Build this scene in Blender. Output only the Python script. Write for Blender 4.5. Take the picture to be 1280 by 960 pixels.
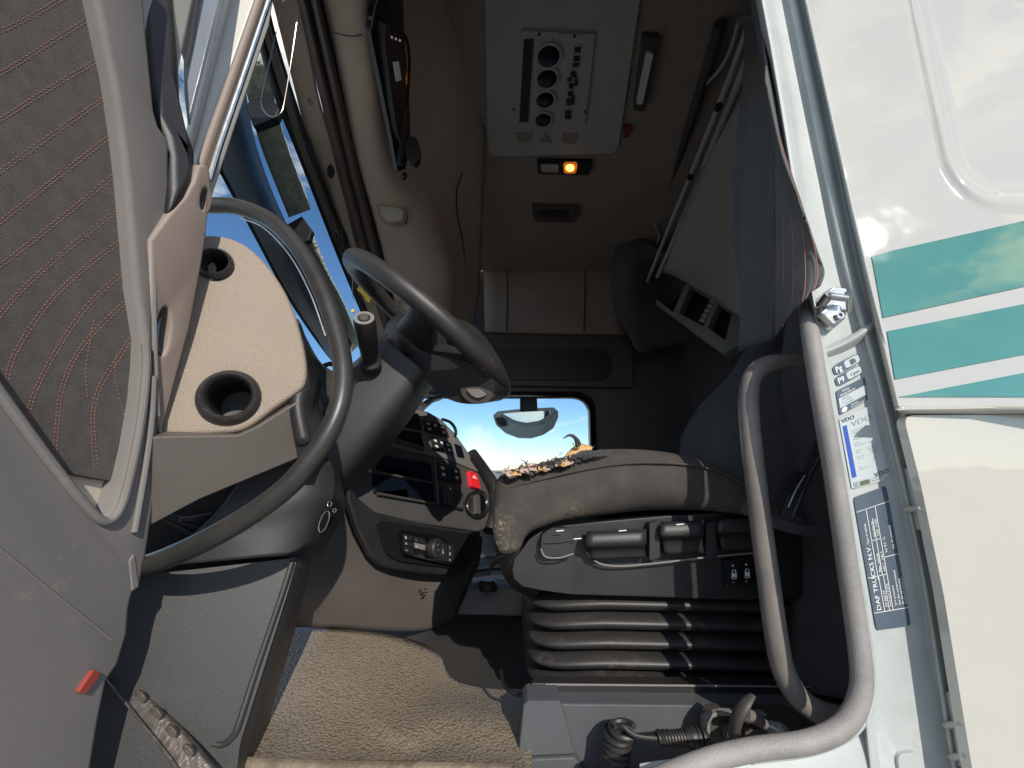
import bpy, bmesh, math, random
from mathutils import Vector, Matrix
from mathutils.geometry import tessellate_polygon
for o in list(bpy.data.objects): bpy.data.objects.remove(o)
scene = bpy.context.scene
COL = scene.collection
R = random.Random(7)
V = Vector

# ------------------------------------------------------------------ camera
CAM = V((0, 0, 1.95)); F = 500.0; PITCH = math.radians(11.9)
cd = bpy.data.cameras.new('camera'); cam = bpy.data.objects.new('camera', cd); COL.objects.link(cam)
cam.location = CAM; cam.rotation_euler = (math.radians(90) + PITCH, 0, 0)
cd.sensor_fit = 'HORIZONTAL'; cd.sensor_width = 36; cd.lens = 36 * F / 1280
cd.clip_start = 0.02; cd.clip_end = 2000
scene.camera = cam
# ------------------------------------------------------------------ sky, sun, exposure
SUN = V((0.37, -1.0, 0.62)).normalized()
w = bpy.data.worlds.new("World"); scene.world = w; w.use_nodes = True
nt = w.node_tree; nt.nodes.clear()
out = nt.nodes.new('ShaderNodeOutputWorld'); bg = nt.nodes.new('ShaderNodeBackground')
sky = nt.nodes.new('ShaderNodeTexSky'); sky.sky_type = 'NISHITA'; sky.sun_disc = False
sky.sun_elevation = math.asin(SUN.z); sky.sun_rotation = math.atan2(SUN.x, SUN.y)
sky.altitude = 1500; sky.air_density = 1.1; sky.dust_density = 0.0; sky.ozone_density = 4
tc = nt.nodes.new('ShaderNodeTexCoord')
mp = nt.nodes.new('ShaderNodeMapping'); mp.inputs['Scale'].default_value = (1, 1, 2.2); mp.inputs['Location'].default_value = (0.35, 0.1, 0.4)
nz = nt.nodes.new('ShaderNodeTexNoise'); nz.inputs['Scale'].default_value = 2.6; nz.inputs['Detail'].default_value = 9; nz.inputs['Roughness'].default_value = 0.58
cr = nt.nodes.new('ShaderNodeValToRGB'); cr.color_ramp.elements[0].position = 0.495; cr.color_ramp.elements[1].position = 0.64
cr.color_ramp.elements[0].color = (0, 0, 0, 1); cr.color_ramp.elements[1].color = (1, 1, 1, 1)
mx = nt.nodes.new('ShaderNodeMix'); mx.data_type = 'RGBA'
mx.inputs[7].default_value = (10, 9.4, 8.5, 1)
L = nt.links.new
L(tc.outputs['Generated'], mp.inputs['Vector']); L(mp.outputs[0], nz.inputs['Vector']); L(nz.outputs['Fac'], cr.inputs[0])

cdir = V(((602 - 640) / F, math.cos(PITCH) - (480 - 572) / F * math.sin(PITCH), math.sin(PITCH) + (480 - 572) / F * math.cos(PITCH))).normalized()
vs_ = nt.nodes.new('ShaderNodeVectorMath'); vs_.operation = 'DISTANCE'; vs_.inputs[1].default_value = cdir
L(tc.outputs['Generated'], vs_.inputs[0])
n3 = nt.nodes.new('ShaderNodeTexNoise'); n3.inputs['Scale'].default_value = 16; n3.inputs['Detail'].default_value = 8; n3.inputs['Roughness'].default_value = .6; L(tc.outputs['Generated'], n3.inputs['Vector'])
ad = nt.nodes.new('ShaderNodeMath'); ad.operation = 'MULTIPLY_ADD'; ad.inputs[1].default_value = -.16; L(n3.outputs['Fac'], ad.inputs[0]); L(vs_.outputs['Value'], ad.inputs[2])
mr = nt.nodes.new('ShaderNodeMapRange'); mr.inputs['From Min'].default_value = -.005; mr.inputs['From Max'].default_value = -.065; mr.inputs['To Max'].default_value = .5; L(ad.outputs[0], mr.inputs['Value'])
mxx = nt.nodes.new('ShaderNodeMath'); mxx.operation = 'MAXIMUM'; L(mr.outputs[0], mxx.inputs[0]); L(cr.outputs[0], mxx.inputs[1]); L(mxx.outputs[0], mx.inputs[0]); hs_ = nt.nodes.new('ShaderNodeHueSaturation'); hs_.inputs['Saturation'].default_value = 1.08; L(sky.outputs[0], hs_.inputs['Color']); L(hs_.outputs[0], mx.inputs[6]); L(mx.outputs[2], bg.inputs[0]); L(bg.outputs[0], out.inputs[0])
bg.inputs[1].default_value = 0.15
sd = bpy.data.lights.new('sun', 'SUN'); sd.energy = 4.2; sd.angle = math.radians(0.5); sd.color = (1.0, 0.93, 0.83)
so = bpy.data.objects.new('sun', sd); COL.objects.link(so); so.location = (3, -3, 6); so.rotation_euler = SUN.to_track_quat('Z', 'Y').to_euler()
scene.view_settings.view_transform = 'Standard'; scene.view_settings.look = 'None'
scene.view_settings.exposure = 0.0; scene.view_settings.gamma = 1

# ------------------------------------------------------------------ from picture measurements to places in the cab
CT, ST = math.cos(PITCH), math.sin(PITCH)
def ray(x, y):
    u = (x - 640) / F; v = (480 - y) / F
    return V((u, CT - v * ST, ST + v * CT))
def P(x, y, d):
    r = ray(x, y); return CAM + r * (d / r.y)
def YP(d): return lambda x, y: P(x, y, d)
def XP(X):
    def f(x, y):
        r = ray(x, y); return CAM + r * (X / r.x)
    return f
def ZP(z):
    def f(x, y):
        r = ray(x, y); return CAM + r * (z / r.z)
    return f
def PL(a, b, c, push=0.0):
    a, b, c = P(*a), P(*b), P(*c)
    n = (b - a).cross(c - a).normalized()
    if n.dot(a - CAM) > 0: n = -n
    a = a + n * push
    def f(x, y):
        r = ray(x, y); return CAM + r * (n.dot(a - CAM) / n.dot(r))
    f.n = n
    return f
def catmull(pts, k, closed=False):
    n = len(pts); out = []
    rng = range(n) if closed else range(n - 1)
    for i in rng:
        if closed: p0, p1, p2, p3 = pts[i - 1], pts[i], pts[(i + 1) % n], pts[(i + 2) % n]
        else:
            p1, p2 = pts[i], pts[i + 1]
            p0 = pts[i - 1] if i > 0 else p1 * 2 - p2
            p3 = pts[i + 2] if i + 2 < n else p2 * 2 - p1
        for j in range(k):
            t = j / k
            out.append(0.5 * ((2 * p1) + (p2 - p0) * t + (2 * p0 - 5 * p1 + 4 * p2 - p3) * t * t + (3 * p1 - p0 - 3 * p2 + p3) * t ** 3))
    if not closed: out.append(pts[-1].copy())
    return out
def rounded(poly, r, k=4):
    """pixel polygon with its corners rounded by r"""
    n = len(poly); out = []
    for i in range(n):
        p = V(poly[i]); a = V(poly[i - 1]); b = V(poly[(i + 1) % n])
        da, db = (a - p), (b - p); ra = min(r, da.length * .48); rb = min(r, db.length * .48)
        s = p + da.normalized() * ra; e = p + db.normalized() * rb
        for j in range(k + 1):
            t = j / k; out.append((1 - t) ** 2 * s + 2 * t * (1 - t) * p + t * t * e)
    return out

# ------------------------------------------------------------------ materials
MATS = {}
def mat(name, color, rough=.5, bump=0, bscale=800, kind='noise', metal=0, coat=0, var=.0, vscale=6, spec=.5, emit=None, estr=0, col2=None, mask=None):
    m = bpy.data.materials.new(name); m.use_nodes = True; t = m.node_tree; b = t.nodes['Principled BSDF']
    b.inputs['Base Color'].default_value = (*color, 1); b.inputs['Roughness'].default_value = rough
    b.inputs['Metallic'].default_value = metal; b.inputs['Coat Weight'].default_value = coat
    b.inputs['Coat Roughness'].default_value = .03; b.inputs['Specular IOR Level'].default_value = spec
    if emit: b.inputs['Emission Color'].default_value = (*emit, 1); b.inputs['Emission Strength'].default_value = estr
    c = t.nodes.new('ShaderNodeTexCoord')
    if var > 0:
        n = t.nodes.new('ShaderNodeTexNoise'); n.inputs['Scale'].default_value = vscale; n.inputs['Detail'].default_value = 8; n.inputs['Roughness'].default_value = .65
        t.links.new(c.outputs['Object'], n.inputs['Vector'])
        r = t.nodes.new('ShaderNodeValToRGB'); r.color_ramp.elements[0].position = .3; r.color_ramp.elements[1].position = .7
        c2 = col2 or tuple(x * (1 + var) for x in color)
        r.color_ramp.elements[0].color = (*[x * (1 - var) for x in color], 1); r.color_ramp.elements[1].color = (*c2, 1)
        t.links.new(n.outputs['Fac'], r.inputs[0]); t.links.new(r.outputs[0], b.inputs['Base Color'])
        rr = t.nodes.new('ShaderNodeMapRange'); rr.inputs['To Min'].default_value = max(.02, rough - .08); rr.inputs['To Max'].default_value = min(1, rough + .12)
        t.links.new(n.outputs['Fac'], rr.inputs['Value']); t.links.new(rr.outputs[0], b.inputs['Roughness'])
    if bump > 0:
        if kind == 'voronoi':
            n = t.nodes.new('ShaderNodeTexVoronoi'); n.feature = 'SMOOTH_F1'; o = n.outputs['Distance']
        elif kind == 'weave':
            n = t.nodes.new('ShaderNodeTexNoise'); n.inputs['Detail'].default_value = 4; n.inputs['Roughness'].default_value = .8; o = n.outputs['Fac']
        else:
            n = t.nodes.new('ShaderNodeTexNoise'); n.inputs['Detail'].default_value = 2; o = n.outputs['Fac']
        n.inputs['Scale'].default_value = bscale
        t.links.new(c.outputs['Object'], n.inputs['Vector'])
        bp = t.nodes.new('ShaderNodeBump'); bp.inputs['Strength'].default_value = bump; bp.inputs['Distance'].default_value = .6 / bscale
        t.links.new(o, bp.inputs['Height']); t.links.new(bp.outputs[0], b.inputs['Normal'])
    MATS[name] = m; return m
pillarm = mat('pillar_paint', (.70, .68, .62), .4, var=.03)
white = mat('white_paint', (.505, .492, .432), .65, spec=.1, coat=1, var=.03, vscale=3, col2=(.52, .51, .465))
jambm = mat('jamb_paint', (.43, .47, .46), .5, coat=.3, var=.08, vscale=14, col2=(.50, .53, .515))
def ripple(m, sc, dist):
    t = m.node_tree; b = t.nodes['Principled BSDF']; c = t.nodes.new('ShaderNodeTexCoord'); n = t.nodes.new('ShaderNodeTexNoise'); n.inputs['Scale'].default_value = sc; n.inputs['Detail'].default_value = 3
    bp = t.nodes.new('ShaderNodeBump'); bp.inputs['Distance'].default_value = dist; bp.inputs['Strength'].default_value = 1
    t.links.new(c.outputs['Object'], n.inputs['Vector']); t.links.new(n.outputs['Fac'], bp.inputs['Height']); t.links.new(bp.outputs[0], b.inputs['Coat Normal']) 
    if not b.inputs['Normal'].is_linked: t.links.new(bp.outputs[0], b.inputs['Normal'])
    else:
        src = b.inputs['Normal'].links[0].from_node; t.links.new(bp.outputs[0], src.inputs['Normal'])
ripple(white, 7, .0022)
white.node_tree.nodes['Principled BSDF'].inputs['Coat IOR'].default_value = 1.8
green = mat('green_decal', (.06, .23, .155), .65, spec=.1, coat=1, var=.12, vscale=9)
ripple(green, 7, .0022)
green.node_tree.nodes['Principled BSDF'].inputs['Coat IOR'].default_value = 2.3
black = mat('black_plastic', (.022, .021, .022), .42, bump=.5, bscale=1400, var=.2, vscale=12)
blackgrain = mat('grained_black_plastic', (.032, .031, .031), .45, bump=.5, bscale=1300, kind='voronoi', var=.15, vscale=10)
bare = mat('bare_black', (.008, .008, .009), .5)
gloss = mat('gloss_black', (.006, .006, .008), .12, coat=.5)
navy = mat('dark_slot', (.004, .007, .014), .25)
grey = mat('dark_grey_plastic', (.068, .062, .056), .45, bump=.6, bscale=1300, kind='voronoi', var=.12, vscale=8)
midgrey = mat('grey_door_plastic', (.215, .20, .188), .6, spec=.15, bump=.5, bscale=1500, var=.1, vscale=5)
warmgrey = mat('warm_grey_plastic', (.105, .090, .080), .52, bump=.6, bscale=1300, kind='voronoi', var=.08, vscale=7)
beige = mat('beige_trim', (.30, .238, .187), .6, bump=1.0, bscale=650, kind='voronoi', var=.05, vscale=9)
doorbeige = mat('door_end_beige', (.27, .215, .18), .55, bump=.5, bscale=1100, var=.06, vscale=9)
lining = mat('headlining', (.27, .22, .185), .9, bump=.5, bscale=900, kind='weave', var=.12, vscale=4)
console_m = mat('overhead_console_plastic', (.44, .35, .28), .65, bump=.5, bscale=900, var=.08, vscale=5)
rooflin = mat('roof_panel_plastic', (.38, .365, .345), .6, bump=.4, bscale=1000, var=.06, vscale=5)
brown = mat('brown_rubber', (.085, .062, .05), .55, var=.2, vscale=15)
fabric = mat('door_fabric', (.115, .10, .09), .95, bump=1.0, bscale=700, kind='weave', var=.18, vscale=60)
seatfab = mat('seat_fabric', (.056, .049, .043), .95, bump=1.0, bscale=800, kind='weave', var=.30, vscale=18)
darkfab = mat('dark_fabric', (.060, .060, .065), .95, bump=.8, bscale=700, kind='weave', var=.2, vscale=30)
curtm = mat('curtain_cloth', (.115, .115, .117), .95, bump=.7, bscale=800, kind='weave', var=.12, vscale=20)
stitch = mat('orange_stitch', (.33, .15, .10), .8)
rubber = mat('rubber', (.030, .028, .027), .42, bump=.4, bscale=1200, var=.15, vscale=20)
seal_m = mat('dusty_rubber', (.27, .255, .24), .5, bump=.8, bscale=900, kind='voronoi', var=.25, vscale=14)
barm = mat('handle_coating', (.18, .16, .145), .38, bump=.5, bscale=900, var=.30, vscale=14)
barblack = mat('black_handle_rubber', (.034, .032, .030), .32, bump=.3, bscale=1100, var=.35, vscale=13)
steel = mat('steel', (.55, .55, .52), .28, metal=1, var=.2, vscale=40)
wirem = mat('steel_wire', (.5, .47, .42), .3, metal=1)
alu = mat('worn_metal_tread', (.16, .14, .125), .42, metal=.6, bump=.4, bscale=180, var=.4, vscale=60)
matm = mat('floor_mat', (.25, .205, .15), .40, bump=.9, bscale=230, kind='voronoi', var=.05, vscale=22)
carpet = mat('cab_floor', (.03, .028, .026), .9, bump=.6, bscale=400, var=.2, vscale=10)
foam = mat('yellow_foam', (.68, .42, .16), .9, bump=1, bscale=400, var=.25, vscale=90)
pinkfoam = mat('pale_lining_scrap', (.50, .36, .29), .95, bump=1, bscale=500, var=.3, vscale=90)
whitem = mat('white_print', (.75, .76, .74), .5)
greyprint = mat('grey_print', (.28, .31, .33), .5)
plinthm = mat('slate_grey_plastic', (.085, .090, .098), .5, bump=.5, bscale=1200, var=.12, vscale=9)
slate = mat('slate_sticker', (.085, .115, .15), .35, coat=.3)
lightst = mat('pale_sticker', (.50, .55, .56), .35, coat=.3)
blue = mat('blue_print', (.03, .09, .42), .4)
red = mat('red_plastic', (.75, .02, .03), .35, emit=(1, .03, .04), estr=.10)
redref = mat('red_reflector', (.34, .06, .045), .3, coat=.6)
yellow = mat('yellow_card', (.80, .50, .02), .6)
cream = mat('cream_pocket_lining', (.60, .53, .42), .7, bump=.5, bscale=700, var=.06, vscale=30)
lensm = mat('lamp_lens', (.42, .38, .32), .15, coat=.8, bump=.6, bscale=260, kind='voronoi')
amber = mat('amber_lamp', (1, .4, .05), .3, emit=(1, .30, .03), estr=14)
headm = mat('visor_housing', (.80, .82, .68), .5, bump=.8, bscale=60, var=.35, vscale=30)
bandm = mat('kerb_mirror_shell', (.80, .82, .83), .3, coat=.4)
mirror = mat('mirror_glass', (.75, .78, .8), .03, metal=1)
railm = mat('pale_rail', (.36, .355, .345), .4, var=.1)
bunkm = mat('bunk_board', (.30, .295, .28), .8, bump=.3, bscale=500, var=.08, vscale=5)
leafm = mat('leaf', (.14, .13, .03), .6, var=.3, vscale=4)
bark = mat('bark', (.10, .07, .05), .9, bump=1, bscale=20)
def glassmat(name, tint, fac, rough=.02):
    m = bpy.data.materials.new(name); m.use_nodes = True; t = m.node_tree; t.nodes.clear()
    o = t.nodes.new('ShaderNodeOutputMaterial'); a = t.nodes.new('ShaderNodeBsdfTransparent'); g = t.nodes.new('ShaderNodeBsdfPrincipled'); x = t.nodes.new('ShaderNodeMixShader')
    a.inputs[0].default_value = (*tint, 1); g.inputs['Base Color'].default_value = (.01, .03, .05, 1); g.inputs['Roughness'].default_value = rough
    x.inputs[0].default_value = fac; t.links.new(a.outputs[0], x.inputs[1]); t.links.new(g.outputs[0], x.inputs[2]); t.links.new(x.outputs[0], o.inputs[0])
    return m
pane_m = glassmat('window_glass', (.93, .97, .97), .05)
visor_m = glassmat('smoked_visor', (.05, .11, .17), .75, .35)
# dirt on the seat flank
def dirty(m, col, scale, lo, hi, fade=None):
    t = m.node_tree; b = t.nodes['Principled BSDF']; src = b.inputs['Base Color'].links[0].from_socket
    c = t.nodes.new('ShaderNodeTexCoord'); n = t.nodes.new('ShaderNodeTexNoise'); n.inputs['Scale'].default_value = scale; n.inputs['Detail'].default_value = 10; n.inputs['Roughness'].default_value = .8
    n2 = t.nodes.new('ShaderNodeTexNoise'); n2.inputs['Scale'].default_value = 9; n2.inputs['Detail'].default_value = 3
    r = t.nodes.new('ShaderNodeMapRange'); r.inputs['From Min'].default_value = lo; r.inputs['From Max'].default_value = hi
    r2 = t.nodes.new('ShaderNodeMapRange'); r2.inputs['From Min'].default_value = .45; r2.inputs['From Max'].default_value = .6
    mu = t.nodes.new('ShaderNodeMath'); mu.operation = 'MULTIPLY'
    t.links.new(c.outputs['Object'], n.inputs['Vector']); t.links.new(c.outputs['Object'], n2.inputs['Vector'])
    t.links.new(n.outputs['Fac'], r.inputs['Value']); t.links.new(n2.outputs['Fac'], r2.inputs['Value'])
    t.links.new(r.outputs[0], mu.inputs[0]); t.links.new(r2.outputs[0], mu.inputs[1]); fo = mu.outputs[0]
    if fade:
        s = t.nodes.new('ShaderNodeSeparateXYZ'); t.links.new(c.outputs['Object'], s.inputs[0])
        r3 = t.nodes.new('ShaderNodeMapRange'); r3.inputs['From Min'].default_value = fade[0]; r3.inputs['From Max'].default_value = fade[1]
        t.links.new(s.outputs['Z'], r3.inputs['Value']); m3 = t.nodes.new('ShaderNodeMath'); m3.operation = 'MULTIPLY'
        t.links.new(fo, m3.inputs[0]); t.links.new(r3.outputs[0], m3.inputs[1]); fo = m3.outputs[0]
    x = t.nodes.new('ShaderNodeMix'); x.data_type = 'RGBA'; x.inputs[7].default_value = (*col, 1)
    t.links.new(fo, x.inputs[0]); t.links.new(src, x.inputs[6]); t.links.new(x.outputs[2], b.inputs['Base Color'])
dirty(seatfab, (.40, .33, .17), 150, .52, .64, (.01, -.05))
ripple(seatfab, 8, .016)
dirty(rubber, (.11, .10, .09), 60, .50, .72)
dirty(blackgrain, (.10, .095, .09), 200, .64, .70)
def pebble(m, scale, dark):
    t = m.node_tree; b = t.nodes['Principled BSDF']; src = b.inputs['Base Color'].links[0].from_socket
    c = t.nodes.new('ShaderNodeTexCoord'); n = t.nodes.new('ShaderNodeTexVoronoi'); n.inputs['Scale'].default_value = scale
    r = t.nodes.new('ShaderNodeMapRange'); r.inputs['From Min'].default_value = .35; r.inputs['From Max'].default_value = .75; r.inputs['To Max'].default_value = .5
    x = t.nodes.new('ShaderNodeMix'); x.data_type = 'RGBA'; x.inputs[7].default_value = (*dark, 1)
    t.links.new(c.outputs['Object'], n.inputs['Vector']); t.links.new(n.outputs['Distance'], r.inputs['Value']); t.links.new(r.outputs[0], x.inputs[0])
    t.links.new(src, x.inputs[6]); t.links.new(x.outputs[2], b.inputs['Base Color'])
pebble(matm, 230, (.10, .075, .05))
dirty(barm, (.30, .27, .24), 90, .58, .72)
dirty(midgrey, (.38, .34, .30), 26, .60, .80)
dirty(barblack, (.10, .095, .09), 120, .60, .72)
dirty(jambm, (.40, .40, .36), 60, .52, .72)

# ------------------------------------------------------------------ object helpers
W = {}
def thing(name, label, cat, loc, group=None):
    o = bpy.data.objects.new(name, None); COL.objects.link(o); o.location = loc; o.empty_display_size = .05
    o['label'] = label; o['category'] = cat
    if group: o['group'] = group
    W[o] = V(loc); return o
def link(name, verts, faces, m, parent=None, smooth=True, bev=0, seg=2, solid=0, sub=0, label=None, kind=None, sharp=35):
    verts = [V(v) for v in verts]
    lo = V((min(v.x for v in verts), min(v.y for v in verts), min(v.z for v in verts))); hi = V((max(v.x for v in verts), max(v.y for v in verts), max(v.z for v in verts)))
    c = (lo + hi) / 2
    me = bpy.data.meshes.new(name); me.from_pydata([v - c for v in verts], [], faces)
    bm = bmesh.new(); bm.from_mesh(me); bmesh.ops.remove_doubles(bm, verts=bm.verts, dist=1e-6)
    if solid == 0: bmesh.ops.recalc_face_normals(bm, faces=bm.faces)
    bm.to_mesh(me); bm.free()
    if smooth:
        me.polygons.foreach_set('use_smooth', [True] * len(me.polygons))
        if not bev: me.set_sharp_from_angle(angle=math.radians(sharp))
    me.materials.append(m)
    o = bpy.data.objects.new(name, me); COL.objects.link(o)
    if parent is not None: o.parent = parent; o.location = c - W[parent]
    else: o.location = c
    W[o] = c
    if solid:
        s = o.modifiers.new('thickness', 'SOLIDIFY'); s.thickness = solid; s.offset = -1
    if bev:
        b = o.modifiers.new('bevel', 'BEVEL'); b.width = bev; b.segments = seg; b.limit_method = 'ANGLE'; b.angle_limit = math.radians(32); b.harden_normals = True
    if sub:
        s = o.modifiers.new('sub', 'SUBSURF'); s.levels = sub; s.render_levels = sub
    if label: o['label'] = label
    if kind: o['kind'] = kind
    return o
def prism(front, thick, holes=(), direction=None):
    """front: 3D loop. returns verts, faces of the slab reaching back by thick"""
    loops = [list(front)] + [list(h) for h in holes]
    n = V((0, 0, 0)); f = loops[0]
    for i in range(len(f)): n += (f[i] - f[0]).cross(f[(i + 1) % len(f)] - f[0])
    n.normalize(); c = sum(f, V((0, 0, 0))) / len(f)
    if n.dot(c - CAM) < 0: n = -n
    d = (direction or n) * thick
    a = [p for l in loops for p in l]; N = len(a)
    tris = tessellate_polygon(loops)
    verts = a + [p + d for p in a]
    faces = [tuple(t) for t in tris] + [tuple(i + N for i in reversed(t)) for t in tris]
    s = 0
    for l in loops:
        k = len(l)
        for i in range(k):
            j = (i + 1) % k; faces.append((s + i, s + j, s + j + N, s + i + N))
        s += k
    return verts, faces
def inset_prism(front, thick, holes, bev, k=3, bevf=None):
    loops = [list(front)] + [list(h) for h in holes]
    f = loops[0]; n = V((0, 0, 0))
    for i in range(len(f)): n += (f[i] - f[0]).cross(f[(i + 1) % len(f)] - f[0])
    n.normalize(); c = sum(f, V((0, 0, 0))) / len(f)
    if n.dot(c - CAM) < 0: n = -n                      # n points away from the viewer
    rings = []
    for li, l in enumerate(loops):
        m = V((0, 0, 0))
        for i in range(len(l)): m += (l[i] - l[0]).cross(l[(i + 1) % len(l)] - l[0])
        sgn = 1 if m.dot(n) > 0 else -1
        if li: sgn = -sgn
        offs = []
        for i in range(len(l)):
            e1 = (l[i] - l[i - 1]).normalized(); e2 = (l[(i + 1) % len(l)] - l[i]).normalized()
            n1 = n.cross(e1) * sgn; n2 = n.cross(e2) * sgn; b = (n1 + n2)
            b = b / max(b.length_squared / 2, .5) if b.length > 1e-6 else n1
            offs.append(b)
        rr = []
        for j in range(k + 1):
            t = j / k * math.pi / 2
            rr.append([p + o * bb * (1 - math.sin(t)) + n * bb * (1 - math.cos(t)) for p, o, bb in zip(l, offs, [bevf(q_) if bevf else bev for q_ in l])])
        rr.append([p + n * thick for p in l]); rings.append(rr)
    cap = [r[0] for r in rings]; vs = [p for l in cap for p in l]; fa = [tuple(t) for t in tessellate_polygon(cap)]
    s = 0; base = len(vs)
    for rr in rings:
        N = len(rr[0])
        for j in range(len(rr)):
            for i in range(N): vs.append(rr[j][i])
        for j in range(len(rr) - 1):
            for i in range(N): fa.append((base + j * N + i, base + j * N + (i + 1) % N, base + (j + 1) * N + (i + 1) % N, base + (j + 1) * N + i))
        base += len(rr) * N
    return vs, fa
def plate(name, px, fn, thick, m, parent, bev=.003, seg=3, holes=(), curve=False, rnd=0, **kw):
    def prep(pp, c, r):
        pp = [V(p) for p in pp]
        if c: pp = catmull(pp, 4, True)
        elif r: pp = rounded(pp, r)
        return [fn(p.x, p.y) for p in pp]
    f = prep(px, curve, rnd); hs = [[fn(p[0], p[1]) for p in h] for h in holes]
    if holes:
        v, fa = inset_prism(f, thick, hs, bev, seg)
        return link(name, v, fa, m, parent, **kw)
    v, fa = prism(f, thick, hs)
    return link(name, v, fa, m, parent, bev=bev, seg=seg, **kw)
def ell(cx, cy, rx, ry, n=28, rot=0):
    c, s = math.cos(rot), math.sin(rot)
    return [(cx + rx * math.cos(a) * c - ry * math.sin(a) * s, cy + rx * math.cos(a) * s + ry * math.sin(a) * c) for a in [2 * math.pi * i / n for i in range(n)]]
def box(name, c, h, m, parent, bev=.003, rot=None, seg=2, **kw):
    c = V(c); rot = rot or Matrix.Identity(3)
    v = [c + rot @ V((sx * h[0], sy * h[1], sz * h[2])) for sx in (-1, 1) for sy in (-1, 1) for sz in (-1, 1)]
    fa = [(0, 1, 3, 2), (4, 6, 7, 5), (0, 4, 5, 1), (2, 3, 7, 6), (0, 2, 6, 4), (1, 5, 7, 3)]
    return link(name, v, fa, m, parent, bev=bev, seg=seg, **kw)
def patch(name, rows, m, parent, solid=.004, su=6, sv=6, fn=None, disp=None, **kw):
    g = [[(P(*q) if fn is None else fn(*q)) for q in r] for r in rows]
    g = [catmull(r, su) for r in g]
    cols = [catmull([g[i][j] for i in range(len(g))], sv) for j in range(len(g[0]))]
    nj, ni = len(cols), len(cols[0])
    vs = [cols[j][i] for j in range(nj) for i in range(ni)]
    fa = [(j * ni + i, j * ni + i + 1, (j + 1) * ni + i + 1, (j + 1) * ni + i) for j in range(nj - 1) for i in range(ni - 1)]
    # normals toward the viewer side
    s = 0
    for f in fa[::7]:
        n = (vs[f[1]] - vs[f[0]]).cross(vs[f[2]] - vs[f[0]]); s += n.dot(CAM - vs[f[0]])
    if s < 0: fa = [tuple(reversed(f)) for f in fa]
    if disp:
        vs2 = []
        for j in range(nj):
            for i in range(ni):
                p = vs[j * ni + i]; q = (CAM - p).normalized()
                vs2.append(p + V((0, -1, 0)) * disp(j / (nj - 1), i / (ni - 1)))
        vs = vs2
    return link(name, vs, fa, m, parent, solid=solid, **kw)
def tubev(pts, rad, n=12, closed=False, sub=6, flat=1.0):
    pts = [V(p) for p in pts]
    rs = rad if isinstance(rad, (list, tuple)) else [rad] * len(pts)
    if sub > 1:
        R3 = [V((r, 0, 0)) for r in rs]
        pts = catmull(pts, sub, closed); rs = [v.x for v in catmull(R3, sub, closed)]
    N = len(pts); vs = []; fa = []
    t0 = (pts[1] - pts[0]).normalized(); up = V((0, 0, 1)) if abs(t0.z) < .9 else V((1, 0, 0))
    nrm = t0.cross(up).normalized()
    for i in range(N):
        if closed: t = (pts[(i + 1) % N] - pts[i - 1]).normalized()
        else: t = (pts[min(i + 1, N - 1)] - pts[max(i - 1, 0)]).normalized()
        nrm = (nrm - t * nrm.dot(t)).normalized(); b = t.cross(nrm)
        for k in range(n):
            a = 2 * math.pi * k / n; vs.append(pts[i] + nrm * math.cos(a) * rs[i] + b * math.sin(a) * rs[i] * flat)
    M = N if closed else N - 1
    for i in range(M):
        for k in range(n):
            a = i * n + k; b2 = i * n + (k + 1) % n; c = ((i + 1) % N) * n + (k + 1) % n; d = ((i + 1) % N) * n + k
            fa.append((a, b2, c, d))
    if not closed: fa.append(tuple(range(n))); fa.append(tuple((N - 1) * n + k for k in range(n)))
    return vs, fa
def tube(name, pts, rad, m, parent, n=12, closed=False, sub=6, flat=1.0, **kw):
    v, f = tubev(pts, rad, n, closed, sub, flat); return link(name, v, f, m, parent, **kw)
def pxtube(name, pts, rad, m, parent, **kw): return tube(name, [P(*p) for p in pts], rad, m, parent, **kw)
def lathe(name, c, axis, prof, m, parent, n=32, caps=True, **kw):
    axis = V(axis).normalized(); a = axis.orthogonal().normalized(); b = axis.cross(a)
    vs = []; fa = []
    for r, h in prof:
        for k in range(n):
            t = 2 * math.pi * k / n; vs.append(V(c) + axis * h + (a * math.cos(t) + b * math.sin(t)) * r)
    for i in range(len(prof) - 1):
        for k in range(n): fa.append((i * n + k, i * n + (k + 1) % n, (i + 1) * n + (k + 1) % n, (i + 1) * n + k))
    if caps and prof[0][0] > 1e-5: fa.append(tuple(range(n)))
    if caps and prof[-1][0] > 1e-5: fa.append(tuple((len(prof) - 1) * n + k for k in range(n)))
    return link(name, vs, fa, m, parent, **kw)
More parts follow.
